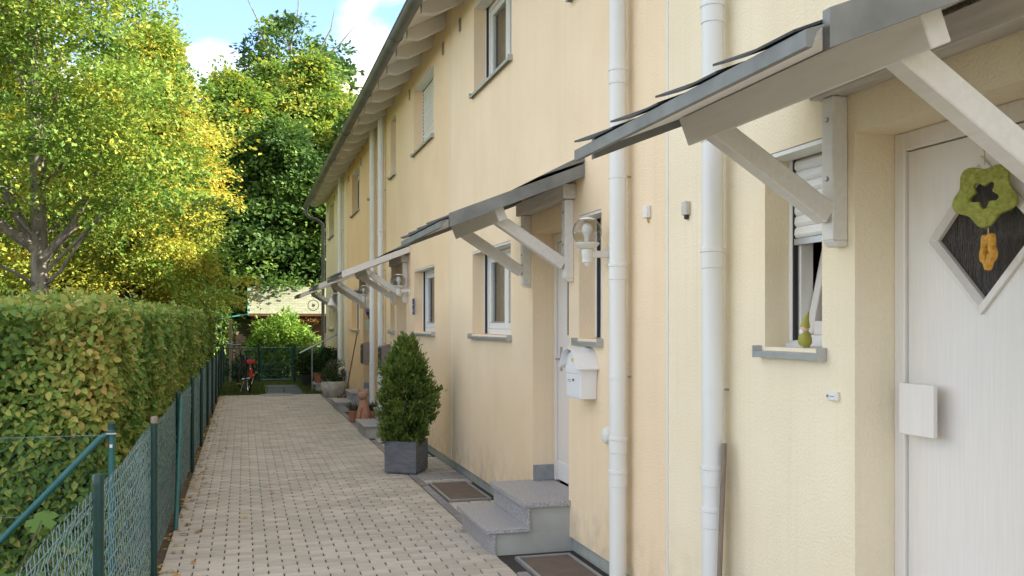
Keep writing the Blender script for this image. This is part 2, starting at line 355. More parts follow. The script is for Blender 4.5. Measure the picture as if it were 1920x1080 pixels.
while y + PW < 23.2:
    x = PX0; off = (row % 2) * PL / 2 + .02
    edges = [PX0]; x = PX0 - PL + off
    while x < PX1:
        x += PL
        if x > PX0 + .03 and x < PX1 - .03: edges.append(x)
    edges.append(PX1)
    for a, b in zip(edges[:-1], edges[1:]): pv.append((a, b, y, y + PW))
    # strip beside the wall
    x = 1.865 + ((row % 2) * PL / 2); e2 = [1.865] + ([x] if row % 2 else []) + [x + PL, x + 2 * PL, W + .02]; e2 = [q for q in e2 if q <= W + .02]
    for a, b in zip(e2[:-1], e2[1:]):
        if b - a < .03: continue
        if not any(b > bx + .01 and y + PW > b0 + .01 and y < b1 - .01 for bx, b0, b1 in blocked): pv.append((a, b, y, y + PW))
    y += PW; row += 1
def inview(p):
    u, v, d = project((.5 * (p[0] + p[1]), .5 * (p[2] + p[3]), 0)); return d > 0 and -10 < u < 1930 and v < 1085, d
vis = sorted([(inview(p)[1], i) for i, p in enumerate(pv) if inview(p)[0]])
near = set(i for d, i in vis[:300])
pm = {}
VV, FF, TT = [], [], []
for i, p in enumerate(pv):
    dz = rng.normal() * .0012
    if i in near:
        k = (round(p[1] - p[0], 3))
        if k not in pm:
            me = bpy.data.meshes.new('paver'); hw = (p[1] - p[0]) / 2
            me.from_pydata(paver_verts(-hw, hw, -PW / 2, PW / 2), [], PF); me.materials.append(M['paver']); pm[k] = me
        o = bpy.data.objects.new('paver', pm[k]); COL.objects.link(o); o.parent = path
        o.location = ((p[0] + p[1]) / 2, (p[2] + p[3]) / 2, dz); o.rotation_euler = (rng.normal() * .006, rng.normal() * .004, rng.normal() * .004)
    else:
        k = len(VV); VV += [(a, b, c + dz) for a, b, c in paver_verts(*p)]; FF += [[j + k for j in f] for f in PF]; TT += [rng.random()] * 12
fastmesh('pavers', np.array(VV), np.array(FF), 'paver', path, TT, 'stuff')
yk = -1.9
while yk < 23.1:
    ln = .5
    if not any(b1 > yk + .02 and b0 < yk + ln - .02 and bx < 1.8 for bx, b0, b1 in blocked):
        B().box(PX1 + .004, 1.862, yk + .004, yk + ln - .004, -.05, .004 + rng.normal() * .002).build('kerb_stone', 'kerb', path, bevel=.006)
    yk += ln
for x0, x1, y0, y1 in ((.55, .95, 23.5, 24.4), (.97, 1.4, 23.45, 24.3), (.6, 1.0, 24.45, 25.6), (1.02, 1.42, 24.4, 25.7), (.62, 1.4, 25.8, 26.9)):
    tag(B().box(x0, x1, y0, y1, -.05, -.005).build('stepping_slab', 'zinc_dark', lw, bevel=.01))
B().lathe([(.4, -.03), (.42, .005), (.38, .012)], (.75, 23.0, 0), 24).build('manhole_cover', 'slab', path)

# ------------------------------------------------------------------ houses
names = ['pale yellow', 'cream', 'peach', 'orange', 'far pale']
hl = ['pale yellow rendered house nearest the camera with flowered front door',
      'cream rendered house with white mailbox and wide upper window',
      'peach rendered house behind the potted conifer',
      'orange rendered narrow looking house beyond the twin downpipes',
      'pale cream end house farthest along the terrace beside the garden gate']
TAN = .53
def wall_mesh(h, y0, y1, holes):
    b = B(); us = sorted(set([0, 5.815] + [q for o in holes for q in o[:2]])); zs = sorted(set([.10, 5.47] + [q for o in holes for q in o[2:4]]))
    for i in range(len(us) - 1):
        for j in range(len(zs) - 1):
            uc, zc = (us[i] + us[i + 1]) / 2, (zs[j] + zs[j + 1]) / 2
            if any(o[0] < uc < o[1] and o[2] < zc < o[3] for o in holes): continue
            b.add([(W, Y(h, us[i]), zs[j]), (W, Y(h, us[i + 1]), zs[j]), (W, Y(h, us[i + 1]), zs[j + 1]), (W, Y(h, us[i]), zs[j + 1])], [(0, 1, 2, 3)])
    for a, c, z0, z1, dp in holes:
        q = [(Y(h, a), z0), (Y(h, c), z0), (Y(h, c), z1), (Y(h, a), z1)]
        for i in range(4):
            (ya, za), (yb, zb) = q[i], q[(i + 1) % 4]
            b.add([(W, ya, za), (W, yb, zb), (W + dp + .06, yb, zb), (W + dp + .06, ya, za)], [(0, 1, 2, 3)])
    # underside, back wall
    b.add([(W, y0, .10), (W, y1, .10), (W + .35, y1, .10), (W + .35, y0, .10)], [(0, 1, 2, 3)])
    for ye, use in ((y0, h == 0), (y1, h == 4)):
        if use: b.add([(W, ye, .10), (12.3, ye, .10), (12.3, ye, 5.47), (7.35, ye, 8.1), (W, ye, 5.47)], [(0, 1, 2, 3, 4)])
    return b
def window(h, par, a, c, z0, z1, style):
    d = W + .155; y0, y1 = sorted((Y(h, a), Y(h, c)))
    f = B(); fw = .055
    f.box(d, d + .07, y0, y0 + fw, z0, z1).box(d, d + .07, y1 - fw, y1, z0, z1).box(d + .001, d + .069, y0 + fw, y1 - fw, z0, z0 + fw).box(d + .001, d + .069, y0 + fw, y1 - fw, z1 - fw, z1)
    win = f.build('window', 'white_plastic', par, bevel=.004)
    # shutter guide rails with black gasket
    for yy, sg in ((y0, 1), (y1, -1)):
        B().box(d - .028, d - .002, yy + .001 * sg, yy + .03 * sg, z0 + .01, z1).build('shutter_rail', 'white_paint', win)
        B().box(d - .026, d - .006, yy + .0305 * sg, yy + .042 * sg, z0 + .01, z1).build('gasket', 'gasket', win)
    i0, i1, k0, k1 = y0 + fw, y1 - fw, z0 + fw, z1 - fw
    s = B(); sw = .065
    if style == 'tilt':
        # sash tipped inwards at the top, pale wood
        tl = .22
        def pt(y_, z_): return (d + .05 + (z_ - k0) * tl, y_, z_)
        s.bar(pt(i0 + sw / 2, k0), pt(i0 + sw / 2, k1), sw, .05, (0, 1, 0)).bar(pt(i1 - sw / 2, k0), pt(i1 - sw / 2, k1), sw, .05, (0, 1, 0))
        s.bar(pt(i0, k0 + sw / 2), pt(i1, k0 + sw / 2), .05, sw, (0, 0, 1)).bar(pt(i0, k1 - sw / 2), pt(i1, k1 - sw / 2), .05, sw, (0, 0, 1))
        s.build('sash', 'door_wood', win, bevel=.005)
        B().add([pt(i0 + sw, k0 + sw), pt(i1 - sw, k0 + sw), pt(i1 - sw, k1 - sw), pt(i0 + sw, k1 - sw)], [(0, 1, 2, 3)]).build('pane', 'glass', win, closed=False)
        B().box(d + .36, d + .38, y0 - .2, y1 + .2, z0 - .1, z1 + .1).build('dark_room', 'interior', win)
    else:
        n = 2 if style == 'double' else 1; wd = (i1 - i0) / n
        for q in range(n):
            a0, a1 = i0 + wd * q + .002, i0 + wd * (q + 1) - .002; s = B()
            s.box(d + .012, d + .06, a0, a0 + sw, k0 + .002, k1 - .002).box(d + .012, d + .06, a1 - sw, a1, k0 + .002, k1 - .002)
            s.box(d + .013, d + .059, a0 + sw, a1 - sw, k0 + .002, k0 + sw).box(d + .013, d + .059, a0 + sw, a1 - sw, k1 - sw, k1 - .002)
            s.build('sash', 'white_plastic', win, bevel=.005)
            B().box(d + .034, d + .040, a0 + sw, a1 - sw, k0 + sw, k1 - sw).build('pane', 'glass', win)
            B().box(d + .0125, d + .02, a0 + sw, a1 - sw, k0 + sw - .002, k0 + sw + .012).build('glazing_bead', 'aluminium', win)
        cb = B(); n2 = 40
        for q in range(n2):
            ya, yb = y0 + (y1 - y0) * q / n2, y0 + (y1 - y0) * (q + 1) / n2
            xa, xb = d + .16 + .02 * math.sin(q * 1.9), d + .16 + .02 * math.sin((q + 1) * 1.9)
            cb.add([(xa, ya, z0), (xb, yb, z0), (xb, yb, z1), (xa, ya, z1)], [(0, 1, 2, 3)])
        cb.build('curtain', 'curtain', win, closed=False)
    # lintel strip
    B().box(W + .004, d - .03, y0 + .002, y1 - .002, z1 - .022, z1 - .003).build('shutter_box_lid', 'white_plastic', win)
    drop = {'tilt': .42, 'shut': .97, 'part': .12}.get(style, 0)
    if drop:
        nn = max(2, int(drop * (z1 - z0) / .052))
        for q in range(nn):
            zt = z1 - .024 - q * .052
            B().prism([(d - .016, zt), (d - .024, zt - .012), (d - .026, zt - .036), (d - .017, zt - .0505), (d - .010, zt - .0505), (d - .010, zt)], 'y', y0 + .044, y1 - .044).build('shutter_slat', 'white_plastic', win)
        B().box(d - .027, d - .007, y0 + .044, y1 - .044, z1 - .026 - nn * .052 - .03, z1 - .027 - nn * .052).build('shutter_end_bar', 'aluminium', win)
    # sill
    sb = B().prism([(W - .045, z0 - .022), (W - .045, z0 - .048), (W - .040, z0 - .048), (W - .040, z0 - .028), (d, z0 - .012), (d, z0 + .002)], 'y', y0 - .03, y1 + .03)
    for yy in (y0 - .036, y1 + .026): sb.box(W - .047, W - .001, yy, yy + .01, z0 - .05, z0 + .006)
    sb.build('sill', 'aluminium', win)
def door(h, par, fancy):
    a, c, z0, z1 = 1.71, 2.62, .372, 2.457; d = W + .185; y0, y1 = sorted((Y(h, a), Y(h, c)))
    f = B(); fw = .06
    f.box(d, d + .06, y0, y0 + fw, z0, z1).box(d, d + .06, y1 - fw, y1, z0, z1).box(d + .001, d + .059, y0 + fw, y1 - fw, z1 - .075, z1)
    dr = f.build('door', 'door_wood', par, bevel=.005)
    l0, l1, k0, k1 = y0 + fw + .004, y1 - fw - .004, z0 + .01, z1 - .08; x0, x1 = d + .018, d + .056
    if fancy:
        yc, zc, hd = (l0 + l1) / 2, 2.01, .245
        b = B()
        for x in (x0, x1):
            b.add([(x, l0, k0), (x, l1, k0), (x, l1, k1), (x, l0, k1), (x, yc - hd, zc), (x, yc, zc - hd), (x, yc + hd, zc), (x, yc, zc + hd)],
                  [(0, 4, 3), (0, 5, 4), (0, 1, 5), (1, 6, 5), (1, 2, 6), (2, 7, 6), (2, 3, 7), (3, 4, 7)])
        b.f += [(i, (i + 1) % 4, 8 + (i + 1) % 4, 8 + i) for i in range(4)] + [(4 + i, 4 + (i + 1) % 4, 12 + (i + 1) % 4, 12 + i) for i in range(4)]
        b.build('leaf', 'door_wood', dr)
        B().add([(x0 + .022, yc - hd, zc), (x0 + .022, yc, zc - hd), (x0 + .022, yc + hd, zc), (x0 + .022, yc, zc + hd)], [(0, 1, 2, 3)]).build('diamond_pane', 'door_glass', dr, closed=False)
        cs = [(yc - hd, zc), (yc, zc - hd), (yc + hd, zc), (yc, zc + hd)]
        fb = B(); o_, i_ = hd + .04, hd - .012
        co = [(-1, 0), (0, -1), (1, 0), (0, 1)]
        vs = []
        for (r, x) in ((o_, x0 - .002), (o_, x0 - .014), (hd + .012, x0 - .02), (i_, x0 + .004), (i_, x0 + .021)):
            vs += [(x, yc + r * p, zc + r * q) for p, q in co]
        fb.add(vs, [(4 * k + i, 4 * k + (i + 1) % 4, 4 * k + 4 + (i + 1) % 4, 4 * k + 4 + i) for k in range(4) for i in range(4)])
        fb.build('diamond_moulding', 'door_wood', dr, closed=False)
        hy = l1 - .02
        hb = B().box(d - .052, d - .030, hy - .20, hy - .01, 1.26, 1.46); hb.build('handle', 'door_wood', dr, bevel=.003)
        B().box(d - .0305, x0 + .002, hy - .07, hy - .03, 1.32, 1.40).build('handle_standoff', 'steel', dr)
    else:
        B().box(x0, x1, l0, l1, k0, k1).build('leaf', 'door_wood' if h != 3 else 'brown_box', dr)
        B().box(x0 - .008, x0 + .002, l0 + .005, l1 - .005, k0 + .004, k0 + .16).build('kick_board', 'white_plastic', dr, bevel=.003)
        ly = Y(h, c - .16)
        B().tube([(x0 + .002, ly, 1.4), (x0 - .05, ly, 1.4), (x0 - .05, ly + HOUSES[h][1] * -.1, 1.4)], .009).build('handle', 'steel', dr)
        B().box(x0 - .006, x0 + .001, ly - .02, ly + .02, 1.3, 1.5).build('handle_plate', 'steel', dr)
        yc = (l0 + l1) / 2
        B().box(x0 - .003, x0 + .001, yc - .14, yc + .14, 1.6, 2.2).build('door_pane', 'door_glass', dr)
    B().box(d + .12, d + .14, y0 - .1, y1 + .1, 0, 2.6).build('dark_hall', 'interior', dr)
for h in range(5):
    y0, y1 = sorted((Y(h, 0), Y(h, 5.81)))
    hs = thing('row_house', hl[h], 'house', (W + 2, (y0 + y1) / 2, 0), 0, 'houses of the terrace')
    holes = [(1.04, 1.49, 1.585, 2.48, .155), (1.71, 2.62, .335, 2.457, .185), (3.30, 4.78, 1.585, 2.46, .155), (1.06, 1.62, 4.14, 5.08, .155), (3.27, 4.72, 4.14, 5.06, .155)]
    wall_mesh(h, y0, y1, holes).build('wall', 'stucco%d' % h, hs, closed=False)
    B().box(12.28, 12.4, y0, y1, -.06, 5.4).build('rear_wall', 'stucco%d' % h, hs)
    B().box(W + .028, W + .34, y0, y1, -.06, .099).build('plinth', 'plinth', hs)
    st = {0: ('tilt', 'double', 'single', 'double'), 1: ('single', 'double', 'single', 'double'), 2: ('single', 'double', 'single', 'shut'), 3: ('single', 'double', 'single', 'part'), 4: ('single', 'double', 'single', 'double')}[h]
    for (a, c, z0, z1, dp), s_ in zip([holes[0], holes[2], holes[3], holes[4]], st): window(h, hs, a, c, z0, z1, s_)
    door(h, hs, h == 0)
    for a in (1.712, 2.602):
        q0, q1 = sorted((Y(h, a), Y(h, a + .016)))
        B().box(W + .004, W + .183, q0, q1, .373, .50).build('reveal_tile', 'reveal_tile', hs)
    # roof, rafters
    def slab(dz0, dz1, xo): 
        z = lambda x: 5.28 + (x - W) * TAN
        xr = 7.35
        return [(xo, z(xo) + dz0), (xr, z(xr) + dz0), (12.9, z(xr) + dz0 - (12.9 - xr) * TAN), (12.9, z(xr) + dz1 - (12.9 - xr) * TAN), (xr, z(xr) + dz1), (xo, z(xo) + dz1)]
    B().prism(slab(.182, .205, 1.84), 'y', y0, y1).build('roof_boarding', 'soffit', hs)
    B().prism(slab(.207, .27, 1.80), 'y', y0, y1).build('roof', 'roof_sheet', hs)
    k = 0; yy = y0 + .36
    zb = lambda x: 5.28 + (x - W) * TAN
    while yy < y1 - .1:
        B().prism([(W + .1, zb(W + .1)), (2.02, zb(2.02)), (1.88, zb(1.88) + .075), (1.88, zb(1.88) + .18), (W + .1, zb(W + .1) + .18)], 'y', yy - .045, yy + .045).build('rafter', 'soffit', hs)
        yy += .8125
    # vents under the eaves
    for u in (2.95, 5.35):
        yv = Y(h, u); v = B().box(W - .006, W + .01, yv - .045, yv + .045, 4.98, 5.14).build('vent', 'grey_wood', hs)
        for q in range(6): B().bar((W - .011, yv - .04, 4.995 + q * .025), (W - .011, yv + .04, 5.005 + q * .025), .008, .012).build('vent_slat', 'zinc_dark', v)
    # expansion joint bead
    if h in (1, 2, 3, 4):
        yj = (4.92, 10.73, 16.55, 22.36)[h - 1]
        B().box(W - .006, W + .004, yj - .009, yj + .009, .1, 5.27).build('joint_bead', 'white_plastic', hs)

# long roof gutter with end bend
gt = thing('roof_gutter', 'long grey zinc gutter along the eaves of the terrace', 'gutter', (1.78, 14, 5.2))
b = B(); n = 10; ys = [-1, 28.35]
prof = [(1.78 + .078 * math.cos(math.pi + math.pi * i / n), 5.2 + .078 * math.sin(math.pi + math.pi * i / n)) for i in range(n + 1)]
inner = [(1.78 + .072 * math.cos(2 * math.pi - math.pi * i / n), 5.2 + .072 * math.sin(2 * math.pi - math.pi * i / n)) for i in range(n + 1)]
b.prism(prof + inner, 'y', *ys); b.tube([(1.703, -1, 5.203), (1.703, 28.35, 5.203)], .011, 8)
b.build('trough', 'gutter_zinc', gt, smooth=True)
for k in range(11): B().tube([(1.78 + .082 * math.cos(a), -.3 + k * 2.9, 5.2 + .082 * math.sin(a)) for a in np.linspace(math.pi, 2 * math.pi, 9)], .007, 5).build('seam', 'gutter_zinc', gt)
B().tube([(1.78, 28.25, 5.16), (1.78, 28.25, 4.95), (1.85, 28.25, 4.86), (2.15, 28.25, 4.76), (2.25, 28.25, 4.66), (2.27, 28.25, 4.5), (2.27, 28.25, 0)], .05, 10).build('end_downpipe', 'gutter_zinc', gt, smooth=True)
B().box(1.66, 1.70, -1, 28.2, 0, 0.001) if False else None

# downpipes
pl = ['white downpipe on the pale yellow house beside the leaning stick', 'white downpipe on the cream house beside the globe lamp', 'right hand white downpipe of the close pair on the peach house', 'left hand white downpipe of the close pair on the orange house', 'white downpipe beside the swan planter near the end of the terrace']
for h in range(5):
    yp = Y(h, (.69, .545, .5, .56, .74)[h]); xp = W - .085; r = .054
    t = thing('downpipe', pl[h], 'downpipe', (xp, yp, 0), 0, 'white downpipes')
    B().tube([(xp, yp, 0), (xp, yp, 5.41)], r, 20).build('pipe', 'pipe_white', t, smooth=True)
    for zc in (.72, .93, 1.62 if h == 9 else 2.02, 3.25, 4.4):
        B().lathe([(r + .0005, -.05), (r + .004, -.048), (r + .004, .03), (r + .008, .034), (r + .008, .05), (r + .0005, .054)], (xp, yp, zc), 20).build('socket', 'pipe_white', t, smooth=True)
    for zc in (1.36, 2.62, 4.0):
        c = B().lathe([(r + .001, -.014), (r + .004, -.014), (r + .004, .014), (r + .001, .014)], (xp, yp, zc), 20).build('clamp', 'pipe_white', t, smooth=True)
        B().tube([(xp + r, yp - .01, zc), (W + .01, yp - .01, zc)], .006).build('clamp_bolt', 'brass' if h == 1 and zc > 2 else 'steel', c)

# entrance steps
sl = ['granite entrance steps below the flowered front door at the near right', 'granite entrance steps with two treads in front of the cream house', 'granite entrance steps partly behind the potted conifer', 'granite entrance steps beside the clay cat', 'farthest granite entrance steps with the handrail']
for h in range(5):
    ya, yb = sorted((Y(h, 1.66), Y(h, 2.66)))
    t = thing('entrance_steps', sl[h], 'steps', (2.0, (ya + yb) / 2, 0), 0, 'entrance steps')
    B().prism([(1.775, -.05), (W + .18, -.05), (W + .18, .335), (2.04, .335), (2.04, .155), (1.775, .155)], 'y', ya + .03, yb - .03).build('base', 'step_paint', t)
    B().box(1.745, 1.773, ya + .012, yb - .012, -.04, .1545).build('riser', 'granite', t, bevel=.003)
    B().box(2.015, 2.038, ya + .012, yb - .012, .1905, .3345).build('riser', 'granite', t, bevel=.003)
    B().box(1.70, 2.037, ya, yb, .157, .19).build('tread', 'granite', t, bevel=.004)
    B().box(1.985, W - .003, ya, yb, .337, .37).box(W - .003, W + .184, Y(h, 1.713), Y(h, 2.617), .337, .37).build('tread', 'granite', t)

# light well gratings
gl = {0: 'near', 1: '', 2: '', 3: '', 4: ''}
def grating(h, a, c, label):
    y0, y1 = sorted((Y(h, a), Y(h, c)))
    t = thing('light_well_grating', label, 'grating', (2.08, (y0 + y1) / 2, 0), 0, 'light well gratings')
    f = B(); x0, x1 = 1.88, 2.30
    f.box(x0, x1, y0, y0 + .025, -.03, .014).box(x0, x1, y1 - .025, y1, -.03, .014).box(x0, x0 + .025, y0 + .025, y1 - .025, -.03, .0135).box(x1 - .025, x1, y0 + .025, y1 - .025, -.03, .0135)
    f.build('frame', 'aluminium', t)
    B().box(x0 + .02, x1 - .02, y0 + .02, y1 - .02, -.03, .006).build('mesh_cover', 'rust_mesh', t)
grating(1, 3.80, 4.84, 'brown light well grating beyond the granite steps below the cream house window')
grating(1, .62, 1.55, 'brown light well grating at the bottom edge before the granite steps')
grating(2, 3.80, 4.84, 'dark light well grating at the wall behind the slate planter')
grating(2, .62, 1.55, 'light well grating under the pair of dark mailboxes')
for x0, x1, y0, y1 in ((1.88, 2.12, 9.98, 10.42), (2.13, 2.35, 9.98, 10.42), (1.88, 2.3, 12.78, 13.2)):
    B().box(x0, x1, y0, y1, -.04, .008).build('slab', 'slab', path, bevel=.005)

# canopies
cl = ['large near canopy with zinc edge over the flowered front door', 'canopy with zinc edge over the cream house door', 'white edged canopy over the peach house door', 'white edged canopy over the orange house door', 'farthest canopy over the end house door']
def canopy(h):
    yc = Y(h, 2.165); s = HOUSES[h][1]; hw = .79
    t = thing('door_canopy', cl[h], 'canopy', (W, yc, 2.0), 0, 'door canopies')
    trim = 'zinc' if h < 2 else 'white_wood'
    sl_ = .395; ze = 2.41; xe = 1.30
    zt = lambda x: ze + (x - xe) * sl_
    for u in (-.535, .535):
        y0 = yc + u
        B().box(W - .072, W - .001, y0 - .037, y0 + .037, 2.03, 2.612).prism([(W - .05, 2.005), (W - .001, 2.005), (W - .001, 2.0295), (W - .072, 2.0295)], 'y', y0 - .037, y0 + .037).build('bracket_post', 'white_wood', t, bevel=.004)
        # brace from post foot to purlin
        B().bar((W - .075, y0, 2.135), (1.76, y0, 2.462), .072, .085).build('brace', 'white_wood', t, bevel=.004)
    for u in (-.535, .535):
        for z_ in (2.28, 2.52): B().lathe([(.011, 0), (.011, .004), (.006, .007)], (W - .072, yc + u, z_), 10, (-1, 0, 0)).build('bolt_head', 'steel', t)
    B().box(W - .10, W - .001, yc - .62, yc + .62, 2.614, 2.722).build('header', 'grey_wood', t, bevel=.004)
    # purlin square to the roof
    nx, nz = -sl_ / math.hypot(1, sl_), 1 / math.hypot(1, sl_)
    c = Vector((1.73, 0, zt(1.73) - .045)); dx, dz = nz, -nx
    p = [(c.x + dx * a - nx * b_, c.z + dz * a - nz * b_) for a, b_ in ((-.035, 0), (.035, 0), (.035, .115), (-.035, .115))]
    B().prism(p, 'y', yc - .70, yc + .70).build('purlin', 'white_wood', t, bevel=.004)
    B().prism([(xe + .02, zt(xe + .02) - .042), (W - .002, zt(W - .002) - .042), (W - .002, zt(W - .002) - .018), (xe + .02, zt(xe + .02) - .018)], 'y', yc - hw + .02, yc + hw - .02).build('boarding', 'soffit', t)
    # zinc / white verge boards on both sides
    for sg in (-1, 1):
        y0, y1 = sorted((yc + sg * (hw - .018), yc + sg * (hw + .012)))
        B().prism([(xe + .06, zt(xe + .06) - .075), (W - .003, zt(W) - .075), (W - .003, zt(W) + .015), (xe + .06, zt(xe + .06) + .022)], 'y', y0, y1).build('verge_trim', trim, t)
    # eave trim
    B().prism([(xe - .012, ze - .058), (xe + .006, ze - .058), (xe + .018, ze - .02), (xe + .05, ze + .005), (xe - .012, ze - .016)], 'y', yc - hw - .02, yc + hw + .02).build('eave_trim', trim if h < 2 else 'zinc_dark', t)
    # overlapping roof sheets, each with one edge lifted
    n = 4; wd = 2 * (hw - .02) / n
    for k in range(n):
        y0 = yc - hw + .02 + k * wd; lift = .027
        def q(x, y_, dz): return (x, y_, zt(x) + dz)
        a, b_ = y0, y0 + wd + .02; cs = [(a, .002), (b_ - .17, .005), (b_ - .06, .018), (b_, lift)]
        V = []
        for x in (xe - .02, W - .004):
            V += [q(x, yy, dz) for yy, dz in cs] + [q(x, yy, dz - .007) for yy, dz in reversed(cs)]
        B().add(V, [tuple(range(8)), tuple(range(15, 7, -1))] + [(i, (i + 1) % 8, 8 + (i + 1) % 8, 8 + i) for i in range(8)]).build('roof_sheet', 'roof_sheet', t)
    # flashing to the wall
    B().prism([(2.0, zt(2.0) + .045), (W - .002, zt(W) + .035), (W - .002, zt(W) + .075), (W - .02, zt(W) + .075)], 'y', yc - hw - .01, yc + hw + .01).build('flashing', 'zinc', t)
for h in range(5): canopy(h)

# ------------------------------------------------------------------ fittings on the walls
def globe_lamp(y, z, label):
    x = W - .165; t = thing('globe_lamp', label, 'lamp', (W, y, z), 0, 'globe wall lamps')
    gb = B().lathe([(.098 * math.sin(a), -.098 * math.cos(a)) for a in np.linspace(.55, 2.55, 14)], (x, y, z), 28)
    gb.f = gb.f[:-2]; gb.build('globe', 'globe_glass', t, smooth=True, closed=False)
    B().lathe([(.098 * math.sin(a), -.098 * math.cos(a)) for a in np.linspace(2.5, 3.14, 6)], (x, y, z + .002), 28).build('cap', 'white_plastic', t, smooth=True)
    B().lathe([(.03, -.115), (.06, -.105), (.085, -.075), (.075, -.07)], (x, y, z), 28).build('collar', 'white_plastic', t, smooth=True)
    B().lathe([(.016, -.06), (.02, -.03), (.034, .0), (.036, .025), (.024, .05), (.004, .06)], (x, y, z), 16).build('bulb', 'white_paint', t, smooth=True)
    hd = B().lathe([(.012, -.225), (.018, -.215), (.02, -.205), (.033, -.20), (.033, -.165), (.037, -.16), (.037, -.115)], (x, y, z), 20).build('holder', 'white_plastic', t, smooth=True)
    B().bar((x + .03, y, z - .145), (W - .012, y, z - .145), .028, .045).build('arm', 'white_plastic', t, bevel=.006)
    B().box(W - .014, W - .0005, y - .035, y + .035, z - .215, z - .075).build('wall_plate', 'white_plastic', t, bevel=.005)
globe_lamp(5.80, 2.30, 'globe wall lamp with clear glass beside the downpipe above the white mailbox')
globe_lamp(13.62, 2.33, 'globe wall lamp on the peach house above the blue number plate')
globe_lamp(17.75, 2.33, 'globe wall lamp on the orange house behind the paired downpipes')
t = thing('bell_lamp', 'white bell shaped wall lamp near the end of the terrace', 'lamp', (W, 24.0, 2.2))
B().lathe([(.0, .2), (.03, .19), (.045, .15), (.07, .08), (.12, .0), (.115, .0)], (W - .25, 23.6, 2.16), 20).build('shade', 'white_paint', t, smooth=True)
B().tube([(W - .25, 23.6, 2.35), (W - .25, 23.6, 2.42), (W - .2, 23.6, 2.46), (W - .1, 23.6, 2.46), (W - .03, 23.6, 2.40), (W, 23.6, 2.36)], .012).build('arm', 'white_paint', t, smooth=True)
t = thing('wind_ring', 'pale ring shaped ornament hanging from the farthest canopy', 'ornament', (1.68, 23.6, 2.2))
B().tube([(1.66 + .13 * math.cos(a), 23.62, 2.16 + .13 * math.sin(a)) for a in np.linspace(0, 2 * math.pi, 25)], .012, 6).build('ring', 'white_stone', t, smooth=True)
B().ball((1.66, 23.62, 2.16), .04).build('bead', 'steel', t, smooth=True)
B().tube([(1.66, 23.62, 2.29), (1.66, 23.62, 2.52)], .003, 4).build('cord', 'steel', t)

# white mailbox
y0, y1 = 6.03, 6.34; xf = W - .125; t = thing('mailbox', 'white mailbox with curved roof on the cream house', 'mailbox', (W, 6.18, 1.2))
B().prism([(y0 + .02, 1.17), (y1 - .02, 1.17), (y1, 1.40), (y0, 1.40)], 'x', xf, W - .001).build('body', 'white_paint', t, bevel=.005)
ym = (y0 + y1) / 2; hw = (y1 - y0) / 2
arc = [(ym + hw * 1.0 * math.cos(a), 1.40 + .105 * math.sin(a)) for a in np.linspace(0, math.pi, 13)]
B().prism(arc, 'x', xf + .001, W - .002).build('gable', 'white_paint', t)
o1 = [(-1.22, -.02), (-1.05, .0), (-.95, .035), (-.72, .088), (-.4, .115), (0, .125), (.4, .115), (.72, .088), (.95, .035), (1.05, .0), (1.22, -.02)]
B().prism([(ym + hw * a, 1.405 + z_) for a, z_ in o1] + [(ym + hw * a * .985, 1.397 + z_) for a, z_ in reversed(o1)], 'x', xf - .045, W - .001).build('roof', 'white_paint', t)
B().box(xf - .006, xf - .001, y0 + .012, y1 - .012, 1.345, 1.395).build('flap', 'white_paint', t, bevel=.002)
B().box(xf - .004, xf - .0005, y0 + .028, y1 - .028, 1.185, 1.335).build('front_door', 'white_paint', t, bevel=.002)
B().lathe([(.009, 0), (.009, .006), (.004, .008)], (xf - .004, ym - .02, 1.30), 12, (-1, 0, 0)).build('lock', 'gasket', t)
B().box(xf - .004, xf - .0005, ym - .035, ym + .035, 1.43, 1.45).build('name_tag', 'yellow', t)
B().box(xf - .0048, xf - .0041, ym + .03, ym + .1, 1.297, 1.300).box(xf - .0048, xf - .0041, ym + .03, ym + .1, 1.285, 1.288).build('print', 'gasket', t)
# dark mailboxes
for nm, yb, lb in (('m', 15.62, 'dark grey mailbox on the peach house beside the downpipe'), ('m', 18.05, 'dark grey mailbox on the orange house beside the downpipe')):
    t = thing('mailbox', lb, 'mailbox', (W, yb, .9), 0, 'dark mailboxes')
    B().prism([(W - .16, .93), (W - .001, .88), (W - .001, 1.36), (W - .16, 1.32)], 'y', yb - .15, yb + .15).build('body', 'brown_box', t, bevel=.005)
    B().box(W - .175, W - .161, yb - .155, yb + .155, .94, 1.30).build('front', 'dark_box', t, bevel=.004)
    B().box(W - .178, W - .1755, yb - .1, yb + .1, 1.20, 1.23).build('slot', 'steel', t)
# number plate
t = thing('number_plate', 'small blue house number plate on the peach house', 'sign', (W, 13.3, 1.9))
B().box(W - .012, W - .0005, 13.22, 13.34, 1.83, 2.06).build('plate', 'blue_sign', t, bevel=.003)
B().box(W - .0135, W - .0125, 13.245, 13.255, 1.86, 1.91).box(W - .0135, W - .0125, 13.29, 13.31, 1.86, 1.91).box(W - .0135, W - .0125, 13.24, 13.32, 1.965, 1.975).build('digits', 'white_paint', t)
